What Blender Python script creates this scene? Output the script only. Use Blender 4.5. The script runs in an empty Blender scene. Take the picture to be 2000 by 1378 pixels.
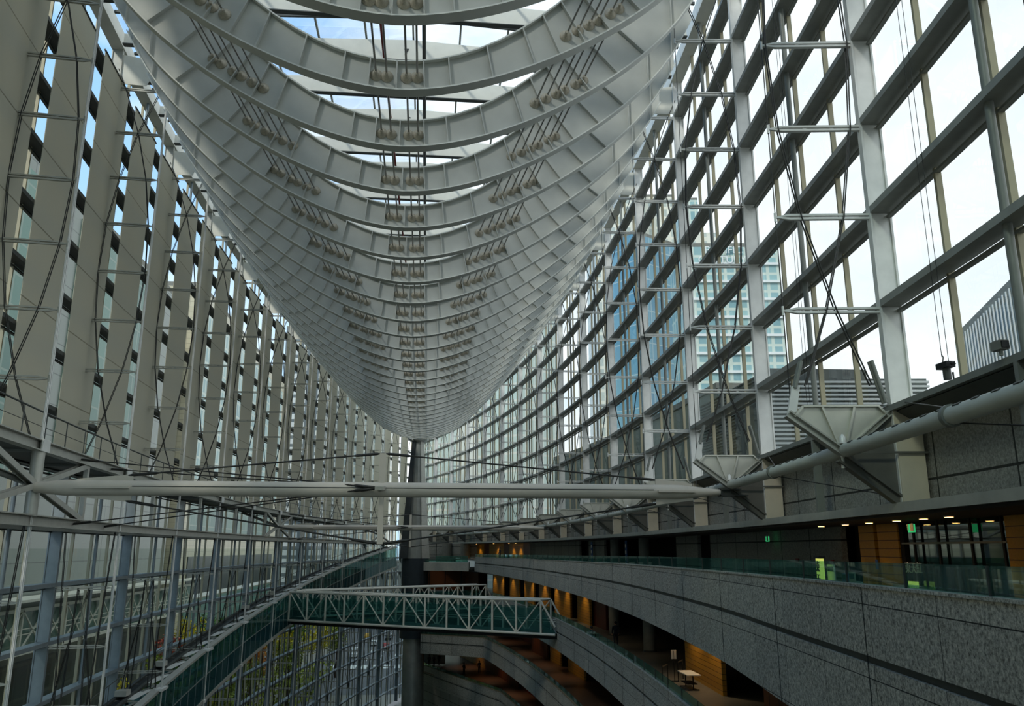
import bpy, math, random
from mathutils import Vector, Matrix
random.seed(7)
sc = bpy.context.scene
col = sc.collection
# ------------------------------------------------------------------ frame of the hall
# lens-shaped hall: t across, s along the long axis, h above eye level, all in facade modules of M metres
M = 2.5
ZE = 27.0
PI = math.pi
def W(t, s, h): return Vector((t*M, s*M, ZE+h*M))
CAM = (0.54, -25.053, 0.0)
PITCH = math.atan(382/1580)
FX, FY = 0.10246, 0.99474          # heading of the camera in (t, s)
# ------------------------------------------------------------------ camera
cd = bpy.data.cameras.new('camera'); cam = bpy.data.objects.new('camera', cd); col.objects.link(cam)
cd.sensor_width = 36; cd.lens = 36*1580/2000; cd.clip_start = .2; cd.clip_end = 3000
fw = Vector((FX*math.cos(PITCH), FY*math.cos(PITCH), math.sin(PITCH)))
cam.location = W(*CAM); cam.rotation_euler = fw.to_track_quat('-Z', 'Y').to_euler()
sc.camera = cam
# ------------------------------------------------------------------ sky
w = bpy.data.worlds.new('sky'); sc.world = w; w.use_nodes = True
nt = w.node_tree; nt.nodes.clear(); N = nt.nodes.new; Lk = nt.links.new
tc = N('ShaderNodeTexCoord'); mp = N('ShaderNodeMapping'); mp.inputs['Scale'].default_value = (1.6, 1.6, 4.5)
mp.inputs['Location'].default_value = (3.1, .4, .2)
no = N('ShaderNodeTexNoise'); no.inputs['Scale'].default_value = 1.7; no.inputs['Detail'].default_value = 7; no.inputs['Roughness'].default_value = .56
Lk(tc.outputs['Generated'], mp.inputs['Vector']); Lk(mp.outputs['Vector'], no.inputs['Vector'])
sx = N('ShaderNodeSeparateXYZ'); Lk(tc.outputs['Generated'], sx.inputs[0])
bias = N('ShaderNodeMapRange'); bias.inputs['From Min'].default_value = -.75; bias.inputs['From Max'].default_value = .35
bias.inputs['To Min'].default_value = -.42; bias.inputs['To Max'].default_value = .42; Lk(sx.outputs['X'], bias.inputs['Value'])
add = N('ShaderNodeMath'); add.operation = 'ADD'; Lk(no.outputs['Fac'], add.inputs[0]); Lk(bias.outputs[0], add.inputs[1])
cr = N('ShaderNodeValToRGB'); cr.color_ramp.elements[0].position = .42; cr.color_ramp.elements[1].position = .66
cr.color_ramp.elements[0].color = (0, 0, 0, 1); cr.color_ramp.elements[1].color = (1, 1, 1, 1); Lk(add.outputs[0], cr.inputs[0])
blue = N('ShaderNodeValToRGB'); Lk(sx.outputs['Z'], blue.inputs[0])
blue.color_ramp.elements[0].color = (.50, .70, .92, 1); blue.color_ramp.elements[1].color = (.16, .40, .78, 1); blue.color_ramp.elements[1].position = .8
cl = N('ShaderNodeValToRGB'); cl.color_ramp.elements[0].color = (.72, .79, .86, 1); cl.color_ramp.elements[1].color = (.95, .97, .98, 1)
cl.color_ramp.elements[0].position = .3; cl.color_ramp.elements[1].position = .7; Lk(no.outputs['Fac'], cl.inputs[0])
mx = N('ShaderNodeMix'); mx.data_type = 'RGBA'; Lk(cr.outputs[0], mx.inputs[0]); Lk(blue.outputs[0], mx.inputs[6]); Lk(cl.outputs[0], mx.inputs[7])
bg = N('ShaderNodeBackground'); Lk(mx.outputs[2], bg.inputs[0]); bg.inputs[1].default_value = 1.0
ow = N('ShaderNodeOutputWorld'); Lk(bg.outputs[0], ow.inputs[0])
# a weak veiled sun behind and to the left of the viewer
sd = bpy.data.lights.new('sun', 'SUN'); sd.energy = 1.5; sd.angle = math.radians(8); sd.color = (1, .93, .82)
so = bpy.data.objects.new('sun', sd); col.objects.link(so); so.rotation_euler = Vector((.50, .62, -.62)).to_track_quat('-Z', 'Y').to_euler()
sc.view_settings.view_transform = 'Standard'; sc.view_settings.look = 'None'; sc.view_settings.exposure = 0.56; sc.view_settings.gamma = 1
sc.view_settings.use_curve_mapping = False
sc.cycles.transparent_max_bounces = 24; sc.cycles.max_bounces = 8; sc.cycles.diffuse_bounces = 5
sc.cycles.caustics_reflective = False; sc.cycles.caustics_refractive = False
# ------------------------------------------------------------------ materials
MT = {}
def S(c): return tuple(((x/255)/12.92 if x/255 < .04045 else ((x/255+.055)/1.055)**2.4) for x in c)
def mat(name, c, rough=.5, metal=0, noise=0, scale=6, emit=0, spec=.4):
    m = bpy.data.materials.new(name); m.use_nodes = True; MT[name] = m
    n = m.node_tree; b = n.nodes['Principled BSDF']; c = S(c)
    b.inputs['Base Color'].default_value = (*c, 1); b.inputs['Roughness'].default_value = rough; b.inputs['Metallic'].default_value = metal
    b.inputs['Specular IOR Level'].default_value = spec
    if noise:
        g = n.nodes.new('ShaderNodeNewGeometry'); t = n.nodes.new('ShaderNodeTexNoise'); t.inputs['Scale'].default_value = scale; t.inputs['Detail'].default_value = 5
        n.links.new(g.outputs['Position'], t.inputs['Vector'])
        r = n.nodes.new('ShaderNodeValToRGB'); r.color_ramp.elements[0].position = .3; r.color_ramp.elements[1].position = .7
        r.color_ramp.elements[0].color = (*[x*(1-noise) for x in c], 1); r.color_ramp.elements[1].color = (*[min(1, x*(1+noise)) for x in c], 1)
        n.links.new(t.outputs['Fac'], r.inputs[0]); n.links.new(r.outputs[0], b.inputs['Base Color'])
    if emit:
        b.inputs['Emission Color'].default_value = (*c, 1); b.inputs['Emission Strength'].default_value = emit
    return m
def brickmat(name, c1, c2, mortar, bw, bh, ms, ux=(0, 1, 0), rough=.7, offset=0., speck=0, spec=.3, metal=0, shift=(0, 0)):
    """panels laid out over world position: u = position . ux, v = z"""
    m = bpy.data.materials.new(name); m.use_nodes = True; MT[name] = m
    n = m.node_tree; b = n.nodes['Principled BSDF']; L = n.links.new
    g = n.nodes.new('ShaderNodeNewGeometry'); d = n.nodes.new('ShaderNodeVectorMath'); d.operation = 'DOT_PRODUCT'
    d.inputs[1].default_value = ux; L(g.outputs['Position'], d.inputs[0])
    sp = n.nodes.new('ShaderNodeSeparateXYZ'); L(g.outputs['Position'], sp.inputs[0])
    cb = n.nodes.new('ShaderNodeCombineXYZ'); L(d.outputs['Value'], cb.inputs[0]); L(sp.outputs['Z'], cb.inputs[1])
    ad = n.nodes.new('ShaderNodeVectorMath'); ad.inputs[1].default_value = (shift[0]+1000*bw, shift[1]+bh*200, 0); L(cb.outputs[0], ad.inputs[0])
    t = n.nodes.new('ShaderNodeTexBrick'); t.offset = offset; t.squash = 1; L(ad.outputs[0], t.inputs['Vector'])
    t.inputs['Scale'].default_value = 1; t.inputs['Brick Width'].default_value = bw; t.inputs['Row Height'].default_value = bh
    t.inputs['Mortar Size'].default_value = ms; t.inputs['Mortar Smooth'].default_value = .1
    t.inputs['Color1'].default_value = (*S(c1), 1); t.inputs['Color2'].default_value = (*S(c2), 1); t.inputs['Mortar'].default_value = (*S(mortar), 1)
    out = t.outputs['Color']
    if speck:
        q = n.nodes.new('ShaderNodeTexNoise'); q.inputs['Scale'].default_value = 15; q.inputs['Detail'].default_value = 6; q.inputs['Roughness'].default_value = .8
        L(g.outputs['Position'], q.inputs['Vector'])
        r = n.nodes.new('ShaderNodeMapRange'); r.inputs['From Min'].default_value = .35; r.inputs['From Max'].default_value = .65
        r.inputs['To Min'].default_value = 1-speck; r.inputs['To Max'].default_value = 1+speck; L(q.outputs['Fac'], r.inputs['Value'])
        mu = n.nodes.new('ShaderNodeVectorMath'); mu.operation = 'SCALE'; L(out, mu.inputs[0]); L(r.outputs[0], mu.inputs['Scale']); out = mu.outputs[0]
    L(out, b.inputs['Base Color']); b.inputs['Roughness'].default_value = rough; b.inputs['Specular IOR Level'].default_value = spec; b.inputs['Metallic'].default_value = metal
    return m
def glassmat(name, tint, gloss=.06, rough=.02, body=0, bodyc=(60, 110, 100)):
    m = bpy.data.materials.new(name); m.use_nodes = True; MT[name] = m
    n = m.node_tree; n.nodes.clear(); L = n.links.new
    tr = n.nodes.new('ShaderNodeBsdfTransparent'); tr.inputs[0].default_value = (*tint, 1)
    gl = n.nodes.new('ShaderNodeBsdfGlossy'); gl.inputs['Roughness'].default_value = rough; gl.inputs[0].default_value = (.9, 1, .97, 1)
    lw = n.nodes.new('ShaderNodeLayerWeight'); lw.inputs['Blend'].default_value = .25
    ma = n.nodes.new('ShaderNodeMath'); ma.operation = 'MULTIPLY_ADD'; ma.inputs[1].default_value = .16; ma.inputs[2].default_value = gloss
    L(lw.outputs['Fresnel'], ma.inputs[0])
    mi = n.nodes.new('ShaderNodeMixShader'); L(ma.outputs[0], mi.inputs[0]); L(tr.outputs[0], mi.inputs[1]); L(gl.outputs[0], mi.inputs[2])
    last = mi
    if body:
        df = n.nodes.new('ShaderNodeBsdfDiffuse'); df.inputs[0].default_value = (*S(bodyc), 1)
        m2 = n.nodes.new('ShaderNodeMixShader'); m2.inputs[0].default_value = body; L(mi.outputs[0], m2.inputs[1]); L(df.outputs[0], m2.inputs[2]); last = m2
    o = n.nodes.new('ShaderNodeOutputMaterial'); L(last.outputs[0], o.inputs[0]); return m
mat('hull', (190, 191, 184), .55, 0, .05, 1.5)
mat('hull_flange', (220, 221, 214), .5, 0, .04, 1.5)  # paler copy of the hull paint, so flange undersides look lit
mat('socket', (186, 178, 160), .45, .25, .15, 20)
mat('rod', (150, 148, 142), .35, .5)
mat('white_steel', (222, 220, 208), .45, 0, .04, 2)
mat('silver', (226, 226, 222), .4, .2, .06, 3)
mat('silver_dull', (182, 181, 172), .42, .25, .08, 3)
mat('grey_steel', (128, 131, 125), .5, .15, .08, 3)
mat('transom_grey', (152, 154, 148), .45, .2, .08, 3)
mat('dark_steel', (70, 73, 70), .5, .2, .1, 4)
mat('blue_steel', (132, 142, 146), .45, .2, .08, 3)
mat('cable', (60, 60, 58), .4, .6)
mat('beige_mullion', (172, 164, 138), .5, .2)
mat('black', (22, 24, 25), .6)
mat('red_paint', (120, 22, 16), .5)
mat('tube_paint', (200, 194, 182), .42, 0, .04, 2)
mat('pipe_paint', (190, 192, 182), .42, 0, .05, 2)
mat('handrail', (80, 84, 82), .4, .5)
mat('column_metal', (160, 162, 156), .4, .35, .12, 1.2)
mat('column_dark', (66, 70, 73), .5, .3, .1, 1.2)
mat('column_base', (52, 60, 66), .5, .2, .1, 1.5)
mat('plate_metal', (212, 210, 198), .38, .45, .08, 2)
mat('pilaster', (226, 214, 190), .42, .2, .06, 2)
mat('plate_dark', (112, 110, 102), .5, .3, .1, 2)
mat('stone_floor', (104, 102, 94), .35, 0, .1, 2)
mat('warm_floor', (112, 88, 72), .35, 0, .1, 2)
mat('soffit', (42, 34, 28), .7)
mat('concrete', (120, 120, 112), .7, 0, .1, 3)
mat('beige_cap', (140, 120, 92), .5)
mat('dark_room', (20, 18, 17), .8)  # near-black colour stands in for the shade of unlit rooms
mat('red_wood', (84, 20, 8), .45)
mat('lamp_warm', (255, 190, 110), .5, 0, 0, 1, 9)
mat('lamp_white', (255, 240, 215), .5, 0, 0, 1, 8)
mat('sign_green', (40, 150, 90), .5, 0, 0, 1, .9)
mat('sign_yellow', (215, 220, 110), .5, 0, 0, 1, .55)
mat('amber_glow', (240, 120, 20), .5, 0, 0, 1, 1.6)
mat('letter_white', (225, 228, 225), .5)
mat('white_paint', (215, 215, 210), .5)
mat('blue_panel', (60, 95, 160), .5)
mat('skin', (190, 140, 112), .6)
mat('hair', (22, 18, 16), .6)
for i, c in enumerate([(34, 36, 44), (150, 135, 122), (40, 70, 80), (66, 40, 44), (24, 24, 26), (90, 96, 100)]): mat('cloth%d' % i, c, .8)
mat('asphalt', (92, 95, 100), .8, 0, .12, .6)
mat('pavement', (128, 126, 120), .8, 0, .12, .8)
mat('bark', (60, 48, 38), .9)
for n_, c in (('leaf_green', (84, 124, 46)), ('leaf_yellow', (204, 188, 48)), ('leaf_orange', (200, 130, 50)), ('leaf_red', (170, 74, 54)), ('leaf_olive', (136, 146, 52))): mat(n_, c, .8, 0, .35, .9)
mat('car_red', (160, 24, 20), .3, .2); mat('car_white', (220, 222, 224), .3); mat('car_black', (30, 32, 36), .3); mat('car_silver', (150, 155, 160), .3, .4); mat('taxi', (210, 160, 30), .35)
mat('rubber', (18, 18, 18), .8); mat('car_glass', (24, 30, 34), .1)
mat('louver', (168, 172, 170), .5, .2); mat('louver_dark', (60, 66, 66), .6)
brickmat('granite', (172, 169, 158), (160, 157, 148), (44, 44, 42), 2.66, 1.30, .010, speck=.85)
brickmat('granite_wall', (152, 150, 140), (140, 138, 130), (48, 48, 44), 3.2, 1.3, .03, speck=.5)
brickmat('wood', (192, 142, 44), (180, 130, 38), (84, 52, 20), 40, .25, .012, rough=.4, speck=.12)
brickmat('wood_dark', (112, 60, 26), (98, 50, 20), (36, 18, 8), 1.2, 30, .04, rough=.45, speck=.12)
brickmat('blind', (208, 205, 186), (208, 205, 186), (150, 146, 128), 500, 1.25*M, .03, rough=.9, shift=(0, 1.0))
b = MT['blind'].node_tree; pb = b.nodes['Principled BSDF']; tl = b.nodes.new('ShaderNodeBsdfTranslucent'); ms = b.nodes.new('ShaderNodeMixShader'); ms.inputs[0].default_value = .26
tl.inputs[0].default_value = (*S((190, 178, 140)), 1)
b.links.new(pb.outputs[0], ms.inputs[1]); b.links.new(tl.outputs[0], ms.inputs[2]); b.links.new(ms.outputs[0], b.nodes['Material Output'].inputs[0])
glassmat('window_glass', (.94, .98, .97), .012)
glassmat('window_glass_low', (.72, .80, .76), .03)
glassmat('rail_glass', (.62, .84, .78), .07, body=.10, bodyc=(70, 130, 118))
glassmat('bridge_glass', (.62, .80, .78), .05, body=.10, bodyc=(70, 128, 128))
glassmat('ramp_panel', (.35, .5, .55), .05, body=.5, bodyc=(44, 84, 98))
glassmat('shop_glass', (.30, .36, .36), .07)
glassmat('roof_glass', (.85, .92, .95), .02)
# ------------------------------------------------------------------ mesh builder (world metres)
class MB:
    def __init__(s): s.v = []; s.f = []; s.sm = []
    def add(s, vs, fs, smooth=False):
        o = len(s.v); s.v += [Vector(x) for x in vs]; s.f += [tuple(i+o for i in f) for f in fs]; s.sm += [smooth]*len(fs); return s
    def box(s, a, b):
        x0, y0, z0 = a; x1, y1, z1 = b
        return s.add([(x0, y0, z0), (x1, y0, z0), (x1, y1, z0), (x0, y1, z0), (x0, y0, z1), (x1, y0, z1), (x1, y1, z1), (x0, y1, z1)],
                     [(0, 3, 2, 1), (4, 5, 6, 7), (0, 1, 5, 4), (1, 2, 6, 5), (2, 3, 7, 6), (3, 0, 4, 7)])
    def bar(s, a, b, w, h, up=(0, 0, 1), w2=None, h2=None):
        a = Vector(a); b = Vector(b); d = (b-a).normalized(); up = Vector(up); x = d.cross(up)
        if x.length < 1e-5: x = d.cross(Vector((0, 1, 0)))
        x.normalize(); y = x.cross(d).normalized(); w2 = w if w2 is None else w2; h2 = h if h2 is None else h2
        vs = []
        for p, ww, hh in ((a, w, h), (b, w2, h2)):
            for i, j in ((-1, -1), (1, -1), (1, 1), (-1, 1)): vs.append(p+x*i*ww/2+y*j*hh/2)
        return s.add(vs, [(0, 1, 2, 3), (7, 6, 5, 4), (0, 4, 5, 1), (1, 5, 6, 2), (2, 6, 7, 3), (3, 7, 4, 0)])
    def ibeam(s, a, b, w, h, t=.03, up=(0, 0, 1)):
        a = Vector(a); b = Vector(b); d = (b-a).normalized(); x = d.cross(Vector(up)).normalized(); y = x.cross(d).normalized()
        s.bar(a, b, t, h, up); s.bar(a+y*h/2, b+y*h/2, w, t, up); return s.bar(a-y*h/2, b-y*h/2, w, t, up)
    def tube(s, pts, r, n=8, caps=True):
        pts = [Vector(p) for p in pts]; rs = r if isinstance(r, (list, tuple)) else [r]*len(pts)
        d0 = (pts[1]-pts[0]).normalized(); u = d0.cross(Vector((0, 0, 1)))
        if u.length < .01: u = d0.cross(Vector((0, 1, 0)))
        u.normalize(); vs = []
        for i, p in enumerate(pts):
            d = (pts[min(i+1, len(pts)-1)]-pts[max(i-1, 0)]).normalized(); u = (u-d*u.dot(d)).normalized(); q = d.cross(u)
            for k in range(n): a = 2*PI*k/n; vs.append(p+(u*math.cos(a)+q*math.sin(a))*rs[i])
        fs = [(i*n+k, i*n+(k+1) % n, (i+1)*n+(k+1) % n, (i+1)*n+k) for i in range(len(pts)-1) for k in range(n)]
        s.add(vs, fs, True)
        if caps: s.add([vs[k] for k in range(n)], [tuple(range(n-1, -1, -1))]); s.add(vs[-n:], [tuple(range(n))])
        return s
    def plate(s, poly, th, nrm=None):
        poly = [Vector(p) for p in poly]; nn = Vector(nrm) if nrm is not None else (poly[1]-poly[0]).cross(poly[2]-poly[0])
        nn.normalize(); k = len(poly); a = [p+nn*th/2 for p in poly]; b = [p-nn*th/2 for p in poly]
        return s.add(a+b, [tuple(range(k)), tuple(range(2*k-1, k-1, -1))]+[(i, k+i, k+(i+1) % k, (i+1) % k) for i in range(k)])
    def strip(s, rows, smooth=False):
        """rows: list of closed cross-sections with the same number of points"""
        n = len(rows[0]); vs = [p for r in rows for p in r]
        s.add(vs, [(i*n+k, i*n+(k+1) % n, (i+1)*n+(k+1) % n, (i+1)*n+k) for i in range(len(rows)-1) for k in range(n)], smooth)
        s.add(rows[0], [tuple(range(n-1, -1, -1))]); return s.add(rows[-1], [tuple(range(n))])
    def ball(s, c, r, n=8, m=6, sc=(1, 1, 1)):
        c = Vector(c); vs = [c+Vector((0, 0, r*sc[2]))]
        for i in range(1, m):
            a = PI*i/m
            for k in range(n): b = 2*PI*k/n; vs.append(c+Vector((r*math.sin(a)*math.cos(b)*sc[0], r*math.sin(a)*math.sin(b)*sc[1], r*math.cos(a)*sc[2])))
        vs.append(c-Vector((0, 0, r*sc[2]))); e = len(vs)-1
        fs = [(0, 1+k, 1+(k+1) % n) for k in range(n)]+[(e, e-n+(k+1) % n, e-n+k) for k in range(n)]
        fs += [(1+i*n+k, 1+(i+1)*n+k, 1+(i+1)*n+(k+1) % n, 1+i*n+(k+1) % n) for i in range(m-2) for k in range(n)]
        return s.add(vs, fs, True)
    def build(s, name, m, parent=None, origin=None):
        o_ = wloc(parent) if parent else (Vector(origin) if origin is not None else base(s.v))
        me = bpy.data.meshes.new(name); me.from_pydata([v-o_ for v in s.v], [], s.f)
        me.polygons.foreach_set('use_smooth', s.sm); me.update()
        o = bpy.data.objects.new(name, me); col.objects.link(o)
        ms_ = m if isinstance(m, (list, tuple)) else [m]
        for x in ms_: me.materials.append(MT[x])
        if parent: o.parent = parent
        else: o.location = o_
        return o
def base(vs):
    n = len(vs); return Vector((sum(v.x for v in vs)/n, sum(v.y for v in vs)/n, min(v.z for v in vs)))
def wloc(o):
    p = Vector((0, 0, 0))
    while o: p = p+o.location; o = o.parent
    return p
def tag(o, label, cat, group=None, kind=None):
    o['label'] = label; o['category'] = cat
    if group: o['group'] = group
    if kind: o['kind'] = kind
    return o
def thing(name, loc, label=None, cat=None, group=None, kind=None):
    o = bpy.data.objects.new(name, None); o.empty_display_size = .3; col.objects.link(o); o.location = loc
    if label: tag(o, label, cat, group, kind)
    elif kind: o['kind'] = kind
    return o
def struct(o): o['kind'] = 'structure'; return o
ORD = 'first second third fourth fifth sixth seventh eighth ninth tenth eleventh twelfth thirteenth fourteenth fifteenth sixteenth seventeenth eighteenth nineteenth twentieth'.split()
ORD += ['twenty-'+x for x in ORD[:9]]+['thirtieth']+['thirty-'+x for x in ORD[:9]]
# ------------------------------------------------------------------ plan of the two curved walls
R = 141.5; WR, WL = 6.088, 6.35; BAY = 4.256; D = BAY/3; S0 = -.165*BAY; H0 = .37
def sid(i): return S0+i*BAY
def wt(s, sg, off=0): return sg*(math.sqrt((R-off)**2-s*s)-R+(WR if sg > 0 else WL))
def wp(s, sg, off, h):
    a = math.asin(s/R); return W(sg*((WR if sg > 0 else WL)-R+(R-off)*math.cos(a)), (R-off)*math.sin(a), h)
def wn(s, sg):  # inward direction
    a = math.asin(s/R); return Vector((-sg*math.cos(a), -math.sin(a), 0))
def wd(s, sg):
    a = math.asin(s/R); return Vector((-sg*math.sin(a), math.cos(a), 0))
def at(x, y, dist):
    """point seen at photo pixel x, y, dist metres ahead: used for the far surroundings"""
    f3 = Vector((FX, FY, 0)); r3 = Vector((FY, -FX, 0)); A = (x-1000)/1580; B = -(y-689)/1580
    d = r3*A+f3*(math.cos(PITCH)-B*math.sin(PITCH))+Vector((0, 0, math.sin(PITCH)+B*math.cos(PITCH)))
    return W(*CAM)+d*(dist/(math.cos(PITCH)-B*math.sin(PITCH)))
# ================================================================== GLASS WALLS (setting)
def seg(s0, s1, n): return [s0+(s1-s0)*k/n for k in range(n+1)]
def curved(sg, s0, s1, o0, o1, h0, h1, n=3):
    m = MB(); rows = []
    for s in seg(s0, s1, n): rows.append([wp(s, sg, o0, h0), wp(s, sg, o1, h0), wp(s, sg, o1, h1), wp(s, sg, o0, h1)])
    return m.strip(rows)
wn_ = [0]
def glazed_bay(sg, i, hs, hbot, htop, glass, dark, pipe=True):
    wn_[0] += 1; sa, sb = sid(i), sid(i+1); r = thing('window_%d' % wn_[0], wp((sa+sb)/2, sg, -.2, hbot), kind='structure')
    for h in hs:
        m = curved(sg, sa, sb, 0, -.2, h-.035, h+.035); m2 = curved(sg, sa, sb, -.17, -.22, h-.085, h-.06)
        m.v += m2.v; k = len(m.v)-len(m2.v); m.f += [tuple(x+k for x in f) for f in m2.f]; m.sm += m2.sm
        m.build('transom', dark, r)
    for q in (.06, .27, .52, .76):
        s = sa+(sb-sa)*q; a, b = wp(s, sg, -.2, hbot), wp(s, sg, -.2, htop); MB().bar(a, b, .09, .14, wn(s, sg)).build('mullion', 'beige_mullion', r)
    if pipe:
        s = sa+(sb-sa)*.5; MB().tube([wp(s, sg, -.07, hbot), wp(s, sg, -.07, htop)], .085, 10).build('pipe_post', 'blue_steel' if sg < 0 else 'grey_steel', r)
    g = MB(); S_ = seg(sa, sb, 3)
    for a, b in zip(S_, S_[1:]): g.add([wp(a, sg, -.235, hbot), wp(b, sg, -.235, hbot), wp(b, sg, -.235, htop), wp(a, sg, -.235, htop)], [(0, 1, 2, 3)])
    g.build('glass_pane', glass, r)
HR = [H0+k for k in range(2, 10)]
HLU = [H0+k for k in range(2, 10)]
HLD = [H0-k for k in range(1, 11)]
IR = range(-6, 10)
for i in IR: glazed_bay(1, i, HR, 1.33, 10.2, 'window_glass', 'transom_grey')
for i in range(-5, 10): glazed_bay(-1, i, [H0, H0+1]+HLU, .0, 10.2, 'window_glass', 'dark_steel')
for i in range(-5, 10): glazed_bay(-1, i, HLD, -10.6, .0, 'window_glass_low', 'blue_steel')
# the hall goes on behind the viewer; unseen screens added to cut sun there
m = MB(); m.strip([[wp(s, -1, -.2, -10.8), wp(s, -1, -.3, -10.8), wp(s, -1, -.3, 10.6), wp(s, -1, -.2, 10.6)] for s in seg(-33, sid(-5), 4)]); struct(m.build('sun_screen_left', 'blind'))
struct(MB().box((-6.5*M, -33.2*M, 0), (8.5*M, -33*M, ZE+10.6*M)).build('sun_screen_end', 'window_glass_low'))
struct(MB().box((-6*M, -33*M, ZE+10.6*M), (6*M, -17*D*M, ZE+10.65*M)).build('sun_screen_top', 'window_glass_low'))
# ------------------------------------------------------------------ facade columns with spreaders and bowed cables
def bow(h, hb, ht, ph):
    x = 2*(h-hb)/(ht-hb)-1; v = .96-.90*x*x; return v if ph == 0 else 1-v
def spreader(sg, s, h):
    m = MB(); n = wn(s, sg); a, b = wp(s, sg, 0, h-.06), wp(s, sg, .95, h-.06); q = wd(s, sg)
    for z in (-.05, .05):
        m.bar(a+Vector((0, 0, z)), a.lerp(b, .85)+Vector((0, 0, z)), .10, .055); m.bar(a.lerp(b, .85)+Vector((0, 0, z)), b, .10, .055, w2=.05, h2=.03)
    for k in (.3, .6): m.bar(a.lerp(b, k)-n*.05, a.lerp(b, k)+n*.05, .03, .14)
    m.tube([b-Vector((0, 0, .12)), b+Vector((0, 0, .12))], .035, 6); return m
def cable_pair(sg, s, hb, ht, ph, hs):
    m = MB(); q = wd(s, sg); hh = [hb]+[h-.06 for h in hs if hb < h-.06 < ht]+[ht]
    for e in (-.07, .07): m.tube([wp(s, sg, .95*(bow(h, 1.3, 9.5, ph) if hb > 0 else bow(h, hb, ht, ph)), h)+q*e for h in hh], .02, 5, False)
    return m
def colmesh(s, sg, h0, h1):
    m = MB(); n = wn(s, sg); a, b = wp(s, sg, 0, h0), wp(s, sg, 0, h1)
    m.bar(a-n*.27, b-n*.27, .5, .11, wd(s, sg)); m.bar(a-n*.02, b-n*.02, .05, .22, wd(s, sg)); m.bar(a-n*.52, b-n*.52, .05, .2, wd(s, sg)); return m
for i in range(-6, 10):
    s = sid(i); o = ORD[9-i] if i >= 0 else None
    who = ORD[i+6]
    c = thing('facade_column', wp(s, 1, 0, 1.33), 'silver upright fin of the right glass wall with bare spreader bars, %s from the near end' % who, 'column', 'silver fins of the right glass wall')
    colmesh(s, 1, .40, 10.2).build('fin', 'silver', c)
    for h in HR: spreader(1, s, h).build('spreader_bar', 'silver', c)
    m = MB().plate([wp(s, 1, -.02, 9.42), wp(s, 1, .52, 9.42), wp(s, 1, .75, 10.0), wp(s, 1, -.02, 10.1)], .04, wd(s, 1)); m.build('head_plate', 'white_steel', c)
    m = MB().tube([wp(s, 1, .95, 1.4), wp(s, 1, .95, 9.9)], .014, 5); m.build('tip_rod', 'cable', c)
    for ph in (0, PI): cable_pair(1, s, 1.55, 9.75, ph, HR).build('bowed_cable', 'cable', c)
for i in range(-5, 10):
    s = sid(i); who = ORD[i+5]
    c = thing('facade_column', wp(s, -1, 0, -10.6), 'blue-grey upright of the left glass wall behind the blinds, %s from the near end' % who, 'column', 'blue-grey uprights of the left glass wall')
    colmesh(s, -1, .35, 10.2).build('upper_fin', 'silver_dull', c); colmesh(s, -1, -10.6, .35).build('lower_fin', 'blue_steel', c)
    for h in HLU+[H0-k for k in range(1, 9)]: spreader(-1, s, h).build('spreader_bar', 'silver_dull', c)
    m = MB().plate([wp(s, -1, -.02, 9.42), wp(s, -1, .52, 9.42), wp(s, -1, .75, 10.0), wp(s, -1, -.02, 10.1)], .04, wd(s, -1)); m.build('head_plate', 'white_steel', c)
    m = MB(); q = wd(s, -1); n = wn(s, -1)
    for e in (-.06, 0, .06): m.tube([wp(s, -1, .95, -9)+q*e+n*abs(e), wp(s, -1, .95, 9.9)+q*e+n*abs(e)], .022, 6)
    m.build('strand_pole', 'silver', c)
    for ph in (0, PI):
        cable_pair(-1, s, 1.5, 9.75, ph, HLU).build('bowed_cable', 'cable', c)
        cable_pair(-1, s, -9, .3, ph, [H0-k for k in range(1, 9)]).build('bowed_cable', 'cable', c)
# ------------------------------------------------------------------ fabric blinds on the left wall
nb = 0
for i in range(-5, 10):
    for ph in (-.07, .43):
        s = sid(i)+BAY*ph
        if s > 39: continue
        who = ORD[nb]; nb += 1
        m = MB(); rows = []
        for q in seg(s-.80, s+.80, 3): rows.append([wp(q, -1, .03, 1.47), wp(q, -1, .04, 1.47), wp(q, -1, .04, 9.45), wp(q, -1, .03, 9.45)])
        b_ = m.strip(rows).build('fabric_blind', 'blind')
        tag(b_, 'olive-beige fabric blind on the left glass wall, %s from the near end' % who, 'blind', 'fabric blinds of the left glass wall')
        e = MB().tube([wp(s-.84, -1, .04, 9.47), wp(s+.84, -1, .04, 9.47)], .05, 8).build('top_roller', 'dark_steel', b_)
        MB().bar(wp(s-.80, -1, .035, 1.45), wp(s+.80, -1, .035, 1.45), .06, .05).build('bottom_bar', 'grey_steel', b_)
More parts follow.
